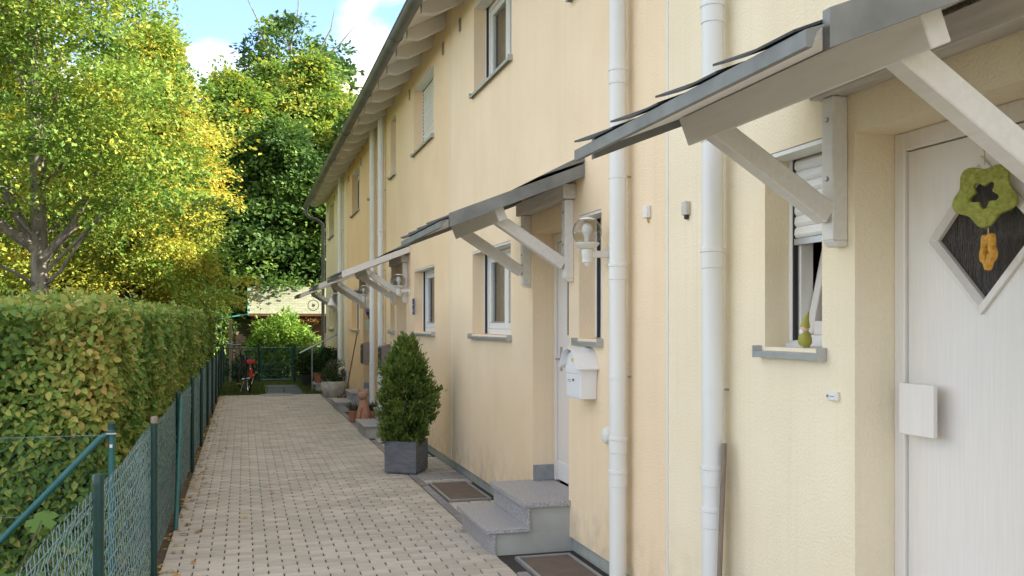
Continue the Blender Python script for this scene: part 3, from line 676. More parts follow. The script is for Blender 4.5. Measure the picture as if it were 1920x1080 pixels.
# sensors
for yb, z, lb, m_, r in ((5.18, 2.37, 'small white sensor box on the cream house between the downpipes', 'white_plastic', 0), (4.665, 2.33, 'small grey sensor box on the pale yellow house by the joint', 'grey_wood', 1)):
    t = thing('sensor_box', lb, 'sensor', (W, yb, z))
    B().box(W - .03, W - .0005, yb - .028, yb + .028, z - .04, z + .035).build('case', m_, t, bevel=.004)
    B().tube([(W - .012, yb, z - .04), (W - .012, yb - .005, z - .06), (W - .001, yb, z - .066)], .004, 6).build('cable', 'brass', t)
    if r: B().lathe([(.013, 0), (.013, .018), (.006, .024)], (W - .012, yb, z - .04), 12, (0, 0, -1)).build('eye', 'gasket', t)
t = thing('vent_cap', 'round white vent cap on the cream wall behind the downpipe', 'vent', (W, 5.78, .95))
B().lathe([(.06, 0), (.06, .02), (.05, .045), (.02, .058)], (W - .0005, 5.80, .95), 20, (-1, 0, 0)).build('dome', 'white_plastic', t, smooth=True)
t = thing('doorbell', 'small doorbell with name strip beside the flowered front door', 'doorbell', (W, 3.34, 1.39))
B().box(W - .018, W - .0005, 3.305, 3.375, 1.375, 1.412).build('case', 'white_plastic', t, bevel=.003)
B().box(W - .0195, W - .0182, 3.312, 3.352, 1.384, 1.402).build('name_strip', 'white_paint', t)
B().box(W - .0205, W - .0197, 3.318, 3.346, 1.391, 1.395).build('print', 'reveal_tile', t)
B().lathe([(.006, 0), (.006, .004)], (W - .018, 3.364, 1.393), 12, (-1, 0, 0)).build('button', 'steel', t)
# felt flowers on the near door
def flower(label, x, y, z, Rr, m_, rot, hook):
    t = thing('felt_flower', label, 'decoration', (x, y, z), rot, 'flowers on the front door')
    n = 60; vs = []; th = .009
    ring = lambda R_, amp: [(R_ * (1 + amp * math.cos(5 * a + math.pi / 2 * 5)), a) for a in np.linspace(0, 2 * math.pi, n, endpoint=False)]
    o_, i_ = ring(Rr * .90, .13), ring(Rr * .36, .26)
    for x_, rr in ((-th, [(r * .97, a) for r, a in o_]), (0, o_), (th, [(r * .97, a) for r, a in o_]), (th, i_), (0, [(r * .93, a) for r, a in i_]), (-th, i_)):
        vs += [(x_, r * math.cos(a), r * math.sin(a)) for r, a in rr]
    b = B().add(vs, [(n * k + i, n * k + (i + 1) % n, n * ((k + 1) % 6) + (i + 1) % n, n * ((k + 1) % 6) + i) for k in range(6) for i in range(n)])
    b.build('petals', m_, t, world=False)
    B().tube([(0, 0, Rr * .9), (0, 0, hook)], .0015, 4).build('thread', 'brass', t, world=False)
    return t
YD = Y(0, 2.165)
f1 = flower('green woven flower wreath hanging on the diamond door window', W + .125, YD - .092, 2.14, .115, 'felt_green', R(24), .17)
f2 = flower('small orange woven flower hanging below the green one', W + .135, YD - .097, 1.945, .068, 'felt_orange', R(-24), .12)
B().tube([(0, 0, .15), (.0, .008, .165), (0, 0, .175), (0, -.008, .165), (.0, 0, .15)], .003, 6).build('hook', 'brass', f1, world=False)
# gnome on sill
yg = 3.60; xg = W + .03; zg = 1.572
t = thing('garden_gnome', 'tiny garden gnome with pointed green hat lying on the window sill', 'figurine', (xg, yg, zg))
B().tube([(xg - .01, yg + .11, zg + .022), (xg, yg + .06, zg + .024), (xg, yg - .01, zg + .028)], [.02, .024, .022], 12).build('log', 'white_stone', t, smooth=True)
B().lathe([(.02, .02), (.03, .035), (.03, .055), (.022, .08), (.012, .09)], (xg, yg, zg), 14).build('body', 'gnome_green', t, smooth=True)
B().ball((xg - .004, yg, zg + .098), .02, 12).build('head', 'skin_clay', t, smooth=True)
B().ball((xg - .016, yg, zg + .085), .012, 10, (1, 1, 1.3)).build('beard', 'white_paint', t, smooth=True)
B().tube([(xg, yg, zg + .105), (xg, yg - .008, zg + .14), (xg + .004, yg - .022, zg + .175)], [.022, .013, .002], 12).build('hat', 'gnome_green', t, smooth=True)
# stick leaning on the near downpipe
t = B().tube([(2.215, 4.09, 0), (2.248, 4.125, .5), (2.29, 4.155, 1.10)], [.013, .013, .014], 8).build('leaning_stick', 'stick_wood', smooth=True)
tag(t, 'weathered wooden stick leaning against the nearest downpipe', 'stick')
# broom at orange house
t = thing('broom', 'broom with dark handle leaning on the orange wall', 'broom', (W - .1, 20.0, 0))
B().tube([(W - .3, 19.75, .2), (W - .03, 19.95, 1.52)], .014, 8).build('handle', 'broom_wood', t, smooth=True)
B().box(W - .36, W - .27, 19.55, 19.95, .0, .2).build('head', 'dark_box', t)
# sill pot
t = thing('flower_pot', 'pale green pot with violet flowers on the orange house sill', 'flower pot', (W, 17.9, 1.58))
B().lathe([(.06, 0), (.09, .16), (.1, .165), (.1, .19), (.085, .19)], (W - .03, 17.85, 1.575), 16).build('pot', 'green_pot', t, smooth=True)
for k in range(9):
    a = k * 2.4; px, py = W - .03 + .07 * math.cos(a), 17.85 + .07 * math.sin(a); zt = 1.86 + .12 * random.random()
    s_ = B().tube([(W - .03, 17.85, 1.74), (px, py, zt)], .006, 5).build('stem', 'leaf_dark', t); B().ball((px, py, zt + .03), .03, 8, (1, 1, 1.3)).build('blossom', 'violet', s_, smooth=True)
t = thing('sill_ornament', 'small white ornament on the end house window sill', 'figurine', (W, 23.6, 1.58))
B().lathe([(.05, 0), (.06, .05), (.03, .1), (.04, .15), (.01, .19)], (W - .0, 23.62, 1.575), 12).build('figure', 'white_paint', t, smooth=True)

# ------------------------------------------------------------------ potted conifer
t = thing('potted_conifer', 'conifer in a square slate planter against the peach house', 'potted plant', (1.79, 10.60, 0), R(-31))
b = B(); o_, i_ = .19, .165
co = [(-1, -1), (1, -1), (1, 1), (-1, 1)]; vs = []
for r, z in ((o_ * .97, .015), (o_, .03), (o_, .37), (i_, .37), (i_, .33)): vs += [(r * p, r * q, z) for p, q in co]
b.add(vs, [(4 * k + i, 4 * k + (i + 1) % 4, 4 * k + 4 + (i + 1) % 4, 4 * k + 4 + i) for k in range(4) for i in range(4)] + [(3, 2, 1, 0), (16, 17, 18, 19)])
b.box(-.16, .16, -.16, .16, 0.002, .0149)
b.build('planter', 'slate', t, world=False)
B().box(-.166, .166, -.166, .166, .28, .34).build('soil', 'soil', t, world=False)
B().tube([(0, 0, .3), (.01, 0, .8), (0, .01, 1.5)], [.022, .015, .004], 8).build('stem', 'twig', t, world=False)
def cone_foliage(n_spr, per):
    P, D, N, T = [], [], [], []
    tw = B()
    for k in range(n_spr):
        a = rng.random() * 2 * math.pi; z = .42 + 1.14 * rng.random() ** 1.1; rr = .315 * (max(0., 1 - (max(0, z - .72) / .92) ** 1.9) if z > .72 else .78 + .22 * (z - .42) / .3) * (.78 + .34 * rng.random()) * (1 + .14 * math.sin(a * 3 + z * 8) + .1 * math.sin(a * 5 - z * 13)); rr = max(rr, .02)
        rin = rr * (.25 + .3 * rng.random())
        o = np.array([math.cos(a) * rr, math.sin(a) * rr, z]); st = np.array([math.cos(a) * rin, math.sin(a) * rin, z - .10 - .06 * rng.random()])
        ax = unit((o - st)[None])[0]
        tw.tube([st, o], .003, 3, False)
        m_ = per; q = rng.random((m_, 1)); p = st + (o - st) * q + rng.normal(size=(m_, 3)) * .022
        P.append(p); D.append(ax * .8 + np.array([0, 0, .45]) + rng.normal(size=(m_, 3)) * .5); T.append(np.full(m_, rng.random() * .5) + .5 * q[:, 0])
    P = np.concatenate(P); D = np.concatenate(D); T = np.concatenate(T)
    V, F, q = leaves(P, D, rdir(len(P)), .035 + .035 * rng.random(len(P)), .34, .05)
    Mx = MW[t.name]; Vw = V @ np.array(Mx)[:3, :3].T + np.array(Mx)[:3, 3]
    fastmesh('foliage', Vw, F, 'leaf_conifer', t, np.repeat(T, q), 'stuff')
    tw.build('twigs', 'twig', t, world=False, closed=False)
cone_foliage(430, 62)

# ------------------------------------------------------------------ small things along the houses
def pot(name, label, x, y, r, hgt, m_, lm, lr, n, lsz=.06, z=0, cat='potted plant'):
    t = thing(name, label, cat, (x, y, z))
    B().lathe([(r * .7, 0), (r, hgt * .85), (r * 1.1, hgt * .86), (r * 1.1, hgt), (r * .9, hgt), (r * .9, hgt * .9)], (x, y, z), 18).build('pot', m_, t, smooth=True)
    P = np.array([x, y, z + hgt]) + rdir(n) * (rng.random((n, 1)) ** .4) * np.array([lr, lr, lr * .9]) + np.array([0, 0, lr * .7])
    V, F, q = leaves(P, rdir(n) + np.array([0, 0, .5]), rdir(n), lsz * (.6 + .8 * rng.random(n)), .4)
    fastmesh('foliage', V, F, lm, t, np.repeat(rng.random(n), q), 'stuff'); return t
# clay cat with a succulent pot on each side, on the lower step of the peach house
cz = 0.016; cx, cy = 1.985, 16.15
t = thing('clay_cat', 'terracotta cat figure sitting between two pots of spiky plants', 'statue', (cx, cy, cz))
body = B().lathe([(.02, 0), (.11, .01), (.125, .08), (.115, .17), (.09, .27), (.072, .34), (.06, .38), (.045, .40)], (cx, cy, cz), 16)
body.build('body', 'cat_clay', t, smooth=True)
B().ball((cx - .02, cy - .02, cz + .45), .085, 14, (1, 1, .9)).build('head', 'cat_clay', t, smooth=True)
for s_ in (-1, 1): B().lathe([(.033, 0), (.018, .04), (.002, .075)], (cx - .02 + s_ * .055, cy - .02, cz + .505), 8, (s_ * .25, 0, 1)).build('ear', 'cat_clay', t)
for s_ in (-1, 1): B().tube([(cx - .06, cy - .08 + .02 * s_, cz + .25), (cx - .06 + s_ * .05, cy - .12, cz + .02)], [.035, .03], 8).build('paw', 'cat_clay', t, smooth=True)
B().tube([(cx + .08, cy - .06, cz + .03), (cx + .02, cy - .15, cz + .025), (cx - .06, cy - .16, cz + .022)], [.022, .02, .012], 8).build('tail', 'cat_clay', t, smooth=True)
def spiky(label, x, y, z):
    t = thing('succulent_pot', label, 'potted plant', (x, y, z), 0, 'pots beside the clay cat')
    B().lathe([(.08, 0), (.11, .15), (.12, .16), (.12, .18), (.10, .18), (.10, .16)], (x, y, z), 16).build('pot', 'terracotta', t, smooth=True)
    n = 60; a = rng.random(n) * 6.28; P = np.tile([x, y, z + .16], (n, 1)) + np.stack([np.cos(a), np.sin(a), 0 * a], 1) * .03
    V, F, q = leaves(P, np.stack([np.cos(a), np.sin(a), .5 + 1.5 * rng.random(n)], 1), np.tile([0, 0, 1.], (n, 1)), .12 + .12 * rng.random(n), .14, .02)
    fastmesh('foliage', V, F, 'leaf_grey', t, np.repeat(rng.random(n), q), 'stuff')
spiky('terracotta pot of spiky leaves left of the clay cat', 1.78 + .06, 16.3, .016); spiky('terracotta pot of spiky leaves right of the clay cat', 2.17, 16.2, .016)
# swan planter
sx, sy = 2.02, 22.0
t = thing('swan_planter', 'white stone swan shaped planter with green plant', 'planter', (sx, sy, 0))
B().lathe([(.16, 0), (.26, .10), (.31, .25), (.30, .36), (.27, .37), (.26, .3)], (sx, sy, 0), 20).build('bowl', 'white_stone', t, smooth=True)
B().tube([(sx + .26, sy - .05, .25), (sx + .34, sy - .08, .42), (sx + .30, sy - .1, .60), (sx + .22, sy - .1, .68), (sx + .13, sy - .1, .65), (sx + .11, sy - .1, .56), (sx + .15, sy - .1, .52)], [.07, .05, .042, .04, .045, .04, .015], 10).build('neck', 'white_stone', t, smooth=True)
n = 900; P = np.array([sx - .03, sy, .45]) + rdir(n) * (rng.random((n, 1)) ** .4) * np.array([.30, .28, .26]); V, F, q = leaves(P, rdir(n), rdir(n), .04 + .04 * rng.random(n), .35)
fastmesh('foliage', V, F, 'leaf_dark', t, np.repeat(rng.random(n), q), 'stuff')
n = 0
pot('grey_shrub_pot', 'grey green shrub in a terracotta pot behind the swan planter', 2.12, 22.75, .2, .35, 'terracotta', 'leaf_grey', .32, 900, .05)
t = thing('toy_watering_can', 'small toy with red yellow and green pieces on the paving', 'toy', (1.98, 20.9, 0))
B().box(1.78 + .2, 2.04, 20.85, 20.95, .0, .10).build('green_piece', 'green_fabric', t, bevel=.01); B().box(2.05, 2.09, 20.86, 20.94, 0, .13).build('red_piece', 'red', t, bevel=.01); B().box(2.091, 2.12, 20.86, 20.94, 0, .07).build('yellow_piece', 'yellow', t, bevel=.01)
# far pots by the end house
pot('terracotta_pot', 'plain terracotta pot with dark plant on the far steps', 1.86, 24.35, .16, .26, 'terracotta', 'leaf_dark', .24, 500, .08, z=.19)
pot('terracotta_pot', 'terracotta pot with leafy plant beside the far handrail post', 2.15, 24.8, .17, .28, 'terracotta', 'leaf_dark', .28, 500, .09, z=.37)
pot('leafy_tub', 'dark leafy shrub in a tub beyond the far steps', 1.72, 26.3, .22, .3, 'dark_box', 'leaf_dark', .42, 1100, .1)
pot('leafy_tub', 'green leafy plant in a tub beside the gate post', 1.80, 27.4, .2, .3, 'dark_box', 'leaf_tree', .40, 1100, .09)
# handrail
t = thing('handrail', 'steel handrail on the farthest entrance steps', 'handrail', (1.75, 24.0, 0))
B().tube([(1.35, 24.05, .96), (2.25, 24.05, 1.42), (2.349, 24.05, 1.42)], .022, 10).build('rail', 'steel', t, smooth=True)
B().tube([(1.66, 24.05, 0), (1.66, 24.05, 1.11)], .02, 10).build('post', 'steel', t, smooth=True)
# folding chair
t = thing('garden_chair', 'folded green garden chair standing by the end house', 'chair', (2.1, 26.2, 0))
for s_ in (0, .38): B().tube([(1.95 + s_, 26.2, 0), (1.99 + s_, 26.5, 1.05)], .013, 6).build('leg', 'steel', t); B().tube([(1.95 + s_, 26.5, 0), (1.99 + s_, 26.3, .75)], .013, 6).build('leg', 'steel', t)
B().bar((2.16, 26.34, .62), (2.18, 26.47, 1.03), .36, .03, (0, 1, 0)).build('backrest', 'green_fabric', t); B().bar((2.15, 26.18, .18), (2.17, 26.29, .55), .36, .03, (0, 1, 0)).build('seat', 'green_fabric', t)

# ------------------------------------------------------------------ fences
fen = thing('chain_link_fence', 'green chain link fence with posts along the left of the path', 'fence', (FX, 10, 0))
FY = [1.72, 4.13, 6.6, 8.95, 11.4, 13.8, 16.2, 18.6, 21.0, 23.4, 25.8, 28.0]
for k, y in enumerate(FY):
    p_ = B().lathe([(.021, -.1), (.021, 1.07)], (FX, y, 0), 14).build('post', 'green_post', fen, smooth=True)
    B().lathe([(.0235, 1.035), (.0235, 1.072), (.018, 1.079)], (FX, y, 0), 14).build('cap', 'green_post' if k != 2 else 'brown_box', p_, smooth=True)
B().tube([(FX + .035, 8.12, 0), (FX + .03, 8.9, 1.02)], .019, 12).build('strut', 'green_light', fen, smooth=True)
def mesh_panel(x_of, y0, y1, z0, z1, name, m_, par, along='y', x0=0, pitch=.036, r=.0019, sag=0, wob=.006):
    """woven zig-zag wires"""
    b = B(); n = int((y1 - y0) / pitch); hz = pitch * 1.9
    nz = int((z1 - z0) / hz * 2)
    for i in range(n + 1):
        base = y0 + i * pitch; pts = []; jit = rng.normal() * wob
        for k in range(nz + 1):
            z = z0 + (z1 - z0) * k / nz
            s_ = 1 if (k + i) % 2 else -1
            yy = base + s_ * pitch * .52 + jit * (k / nz) ** 2
            xx = x0 + (.004 if k % 2 else -.004) + sag * math.sin(yy * 2.1 + k * .13) * (k / nz) + rng.normal() * .0012
            pts.append((xx, yy, z) if along == 'y' else (yy, xx, z))
        # twisted top end
        xx, yy, zz = pts[-1]
        tw = (0, .012, .016) if along == 'y' else (.012, 0, .016)
        pts.append((xx + tw[0] + .004, yy + tw[1] * (1 if i % 2 else -1), zz + tw[2]))
        b.tube(pts, r, 4, False)
    o = b.build(name, m_, par, closed=False); o['kind'] = 'stuff'; return o
for k in range(len(FY) - 1):
    far = FY[k] > 13
    mesh_panel(None, FY[k] + (1.0 if k == 0 else .0), FY[k + 1], .02, .985, 'wire_mesh', 'wire_green', fen, 'y', FX - .027, pitch=.036 if not far else .05, r=.0017 if k < 3 else .0019, sag=.016)
for z in (.06, .5, .97): B().tube([(FX - .026, 1.72, z), (FX - .026, 28, z)], .002, 5).build('tension_wire', 'wire_green', fen)
# second fence, running left in front of the hedge
f2_ = thing('side_fence', 'green chain link fence with diagonal strut in front of the hedge end', 'fence', (-.80, 6.35, 0))
p_ = B().lathe([(.021, -.1), (.021, 1.06)], (-.80, 6.35, 0), 14).build('post', 'green_light', f2_, smooth=True)
B().lathe([(.0235, 1.03), (.0235, 1.064), (.018, 1.07)], (-.80, 6.35, 0), 14).build('cap', 'green_post', p_, smooth=True)
B().box(-.808, -.792, 6.322, 6.330, .915, .935).build('clip', 'white_plastic', p_)
B().tube([(-.825, 6.33, 1.0), (-.86, 6.33, .98), (-1.75, 6.30, .02)], [.012, .020, .020], 12).build('strut', 'green_light', f2_, smooth=True)
B().tube([(-.80 - .028, 6.33, 1.0), (-.80 + .03, 6.33, 1.0)], .008, 8).build('bolt', 'steel', f2_)
B().lathe([(.021, -.1), (.021, 1.06)], (-3.2, 6.35, 0), 12).build('post', 'green_light', f2_, smooth=True)
mesh_panel(None, -3.2, -.83, .02, .99, 'wire_mesh', 'wire_dark', f2_, 'x', 6.375, pitch=.040, r=.0014, wob=.001)
for z in (.5, .99): B().tube([(-3.2, 6.375, z), (-.80, 6.375, z)], .0022, 5).build('tension_wire', 'wire_green', f2_)
# rear fence and gate
rf = thing('rear_fence', 'green wire fence across the end of the garden either side of the gate', 'fence', (0, 28, 0))
for x in (-.55, 2.2):
    B().lathe([(.025, -.1), (.025, 1.05)], (x, 28.0 + (.05 if x < 0 else 0), 0), 10).build('post', 'green_post', rf, smooth=True)
for xa, xb in ((-.53, .38), (1.46, 2.3)):
    B().tube([(xa, 28, 1.0), (xb, 28, 1.0)], .016, 8).build('rail', 'green_light', rf)
    b = B()
    for k in range(int((xb - xa) / .06)): b.tube([(xa + .06 * k, 28, .05), (xa + .06 * k, 28, 1.0)], .0022, 4, False)
    for k in range(6): b.tube([(xa, 28.003, .1 + k * .16), (xb, 28.003, .1 + k * .16)], .0022, 4, False)
    b.build('wire_mesh', 'wire_dark', rf, closed=False)['kind'] = 'stuff'
gt = thing('garden_gate', 'green metal garden gate with wire infill at the end of the path', 'gate', (.9, 28, 0))
for x, r, hgt in ((.42, .03, 1.12), (1.43, .042, 1.1)): B().tube([(x, 28, -.1), (x, 28, hgt)], r, 12).build('gate_post', 'green_post', gt, smooth=True)
fr = B()
for a, c in (((.49, .08), (.49, 1.0)), ((1.35, .08), (1.35, 1.0)), ((.49, 1.0), (1.35, 1.0)), ((.49, .08), (1.35, .08))): fr.tube([(a[0], 28, a[1]), (c[0], 28, c[1])], .02, 8)
fr.build('gate_frame', 'green_light', gt, closed=False)
b = B()
for k in range(16): b.tube([(.52 + .0533 * k, 28, .09), (.52 + .0533 * k, 28, .99)], .0025, 4, False)
for k in range(5): b.tube([(.49, 28.004, .2 + k * .18), (1.35, 28.004, .2 + k * .18)], .003, 4, False)
b.build('gate_mesh', 'wire_dark', gt, closed=False)['kind'] = 'stuff'
B().tube([(1.34, 27.97, .62), (1.28, 27.95, .62), (1.2, 27.95, .62)], .009, 6).build('latch', 'gasket', gt)

# ------------------------------------------------------------------ bicycle
def steer(p, a=R(-42)):
    x, y = p[0] - .95, p[1]; return (.95 + x * math.cos(a) - y * math.sin(a), x * math.sin(a) + y * math.cos(a), p[2])
bk = thing('bicycle', 'bicycle with red rear reflector parked on the grass by the gate', 'bicycle', (.12, 24.0, -.03), R(97))
def bt(path, r, name, m_, par=bk, n=8): return B().tube(path, r, n).build(name, m_, par, world=False, smooth=True)
for wx in (0, 1.05):
    G = (lambda L_: [steer(q) for q in L_]) if wx else (lambda L_: L_)
    wp = [(wx + .32 * math.cos(a), 0, .34 + .32 * math.sin(a)) for a in np.linspace(0, 2 * math.pi, 33)]
    wh = bt(G(wp), .02, 'wheel', 'rubber')
    bt(G([(wx + .297 * math.cos(a), 0, .34 + .297 * math.sin(a)) for a in np.linspace(0, 2 * math.pi, 33)]), .009, 'rim', 'chrome', wh, 6)
    sp = B()
    for k in range(16):
        a = k * math.pi / 8; sp.tube(G([(wx, .02 * (-1) ** k, .34), (wx + .29 * math.cos(a), 0, .34 + .29 * math.sin(a))]), .0016, 4, False)
    sp.build('spokes', 'chrome', wh, world=False, closed=False); bt(G([(wx, -.05, .34), (wx, .05, .34)]), .02, 'hub', 'chrome', wh)
    bt(G([(wx + .36 * math.cos(a), 0, .34 + .36 * math.sin(a)) for a in np.linspace(.2 if wx else .0, 2.6 if wx else 2.9, 14)]), .018, 'mudguard', 'chrome' if not wx else 'bike_dark')
bt([(.45, 0, .30), (.30, 0, .80)], .018, 'seat_tube', 'bike_dark'); bt([(.45, 0, .30), (.86, 0, .78)], .022, 'down_tube', 'bike_dark'); bt([(.32, 0, .72), (.84, 0, .85)], .018, 'top_tube', 'bike_dark')
bt([(0, .05, .34), (.45, .03, .30)], .011, 'chain_stay', 'bike_dark'); bt([(0, -.05, .34), (.31, -.02, .74)], .01, 'seat_stay', 'bike_dark')
bt([steer(q) for q in [(.82, 0, .95), (.90, 0, .66), (1.05, .05, .34)]], .016, 'fork', 'bike_dark'); bt([steer(q) for q in [(.82, 0, .93), (.79, 0, 1.06)]], .014, 'stem', 'chrome')
bt([steer(q) for q in [(.62, -.29, 1.06), (.72, -.24, 1.09), (.79, -.08, 1.06), (.79, .08, 1.06), (.72, .24, 1.09), (.62, .29, 1.06)]], .012, 'handlebar', 'chrome')
for s_ in (-1, 1): bt([steer(q) for q in [(.66, s_ * .27, 1.07), (.55, s_ * .30, 1.05)]], .017, 'grip', 'rubber')
bt([(.30, 0, .80), (.27, 0, .93)], .013, 'seat_post', 'chrome')
B().add([(.12, -.09, .95), (.12, .09, .95), (.25, .06, .94), (.42, .015, .95), (.42, -.015, .95), (.25, -.06, .94), (.12, -.07, .90), (.12, .07, .90), (.40, 0, .92)], [(0, 1, 2, 5), (5, 2, 3, 4), (0, 6, 7, 1), (6, 8, 7), (1, 7, 8, 3, 2), (0, 5, 4, 8, 6), (3, 8, 4)]).build('saddle', 'rubber', bk, world=False, smooth=True)
rk = bt([(-.28, -.06, .74), (.25, -.06, .74), (.25, .06, .74), (-.28, .06, .74), (-.28, -.06, .74)], .007, 'rear_rack', 'bike_dark'); bt([(-.1, .06, .74), (0, .06, .36)], .006, 'rack_stay', 'bike_dark', rk)
B().box(-.33, -.29, -.09, .09, .68, .76).build('rear_light', 'red', bk, world=False, bevel=.01)
B().box(-.39, -.37, -.03, .03, .36, .56).build('mudguard_reflector', 'red', bk, world=False, bevel=.005)
bt([(.45, -.09, .30), (.45, .09, .30)], .02, 'crank', 'chrome'); B().lathe([(.085, 0), (.085, .006)], (.45, -.06, .30), 20, (0, 1, 0)).build('chainring', 'gasket', bk, world=False)
for s_ in (-1, 1): B().box(.45 + s_ * .1, .52 + s_ * .1, s_ * .1, s_ * .18, .28 - s_ * .1, .30 - s_ * .1).build('pedal', 'orange', bk, world=False)
bk.scale = (1.12, 1.12, 1.12)
bt([(.40, .05, .28), (.30, .14, .03)], .009, 'kickstand', 'steel')

# ------------------------------------------------------------------ shed
sh = thing('garden_shed', 'brown wooden garden shed with pale shingle roof behind the gate', 'shed', (1.6, 34, 0))
SX0, SX1, SY = .28, 3.6, 33.2
B().box(SX0 + .06, SX1 - .06, SY + .06, SY + 2.6, -.05, 2.12).build('wall', 'shed_wood', sh)
for k in range(15):
    B().prism([(SY + .03, .0 + k * .14), (SY + .058, .0 + k * .14), (SY + .058, .138 + k * .14), (SY + .045, .138 + k * .14)], 'x', SX0, SX1).build('plank', 'shed_wood', sh)
for x in (SX0 - .03, SX1 - .06): B().box(x, x + .09, SY, SY + .06, 0, 2.1).build('corner_board', 'shed_wood', sh)
rfx0, rfx1 = SX0 - .12, SX1 + .12; ey, ez, sl2 = SY - .22, 2.06, .62
B().prism([(ey, ez - .03), (SY + 1.35, ez - .03 + (SY + 1.35 - ey) * sl2), (SY + 2.9, ez - .03), (SY + 2.9, ez), (SY + 1.35, ez + (SY + 1.35 - ey) * sl2), (ey, ez)], 'x', rfx0, rfx1).build('roof', 'shed_wood', sh)
nr = 11; ly = (SY + 1.35 - ey) / nr
for r_ in range(nr):
    n = 18; wd = (rfx1 - rfx0) / n
    for k in range(n + r_ % 2):
        x0 = rfx0 + (k - .5 * (r_ % 2)) * wd; x1 = min(x0 + wd - .004, rfx1); x0 = max(x0, rfx0)
        if x1 - x0 < .02: continue
        ya, yb = ey - .02 + r_ * ly, ey + (r_ + 1) * ly; za, zb_ = ez + (ya - ey) * sl2, ez + (yb - ey) * sl2
        B().add([(x0, ya, za + .014), (x1, ya, za + .014), (x1, yb, zb_ + .008), (x0, yb, zb_ + .008), (x0, ya, za + .004), (x1, ya, za + .004), (x1, yb, zb_ + .002), (x0, yb, zb_ + .002)],
                [(0, 1, 2, 3), (7, 6, 5, 4), (0, 4, 5, 1), (1, 5, 6, 2), (2, 6, 7, 3), (3, 7, 4, 0)]).build('shingle', 'shingle', sh)
B().prism([(ey - .03, ez - .06), (SY + 1.35, ez - .06 + (SY + 1.35 - ey) * sl2), (SY + 1.35, ez + .05 + (SY + 1.35 - ey) * sl2), (ey - .03, ez + .04)], 'x', rfx0 - .03, rfx0 - .001).build('verge_board', 'turquoise', sh)
B().box(rfx0, rfx1, ey - .03, ey - .002, ez - .09, ez - .004).build('fascia', 'shed_wood', sh)
# lean-to at its left
B().prism([(SX0 - 1.1, 1.86), (SX0 - .13, 2.02), (SX0 - .13, 2.06), (SX0 - 1.1, 1.90)], 'y', SY - .1, SY + 2.0).build('lean_to_roof', 'turquoise', sh)
B().box(SX0 - 1.05, SX0 - .98, SY, SY + .07, 0, 1.86).build('lean_to_post', 'shed_wood', sh)
for k in range(10): B().box(SX0 - 1.0, SX0 - .04, SY + 2.0, SY + 2.03, .1 + k * .18, .265 + k * .18).build('rear_plank', 'old_wood', sh)
t = thing('hanging_basket', 'heart shaped basket of dried flowers hanging on the shed wall', 'basket', (2.2, SY, 1.6))
B().prism([(2.2, 1.45), (2.38, 1.65), (2.42, 1.75), (2.3, 1.8), (2.2, 1.72), (2.1, 1.8), (1.98, 1.75), (2.02, 1.65)], 'y', SY - .1, SY + .02).build('basket', 'twig', t)
n = 500; P = np.array([2.22, SY - .12, 1.82]) + rdir(n) * (rng.random((n, 1)) ** .4) * np.array([.36, .12, .17]); V, F, q = leaves(P, rdir(n), rdir(n), .06 + .05 * rng.random(n), .6); fastmesh('dried_flowers', V, F, 'leaf_dry', t, np.repeat(rng.random(n), q), 'stuff')
t = B().box(-.42, -.33, 28.6, 28.69, -.05, 1.78).build('wooden_post', 'old_wood', bevel=.005); tag(t, 'pale upright wooden post at the end of the hedge', 'post')
t = thing('plank_bundle', 'dark wooden boards leaning beside the shed lean-to', 'planks', (-.2, 31, 0))
for k in range(4): B().bar((-.25 + k * .11, 30.9, 0), (-.18 + k * .1, 31.3, 1.45 - .08 * k), .1, .025, (0, 1, 0)).build('plank', 'broom_wood', t)
t = thing('work_table', 'low brown table with a black bucket under the lean-to', 'table', (.05, 32.6, 0))
B().box(-.35, .25, 32.3, 32.9, .78, .83).build('table_top', 'shed_wood', t)
for x in (-.33, .19):
    for y in (32.32, 32.84): B().box(x, x + .05, y, y + .05, -.05, .779).build('leg', 'shed_wood', t)
t = B().lathe([(.13, 0), (.17, .3), (.18, .3), (.18, .32), (.15, .32), (.14, .05)], (-.05, 32.6, .832), 16).build('bucket', 'rubber', smooth=True); tag(t, 'black bucket standing on the low brown table', 'bucket')

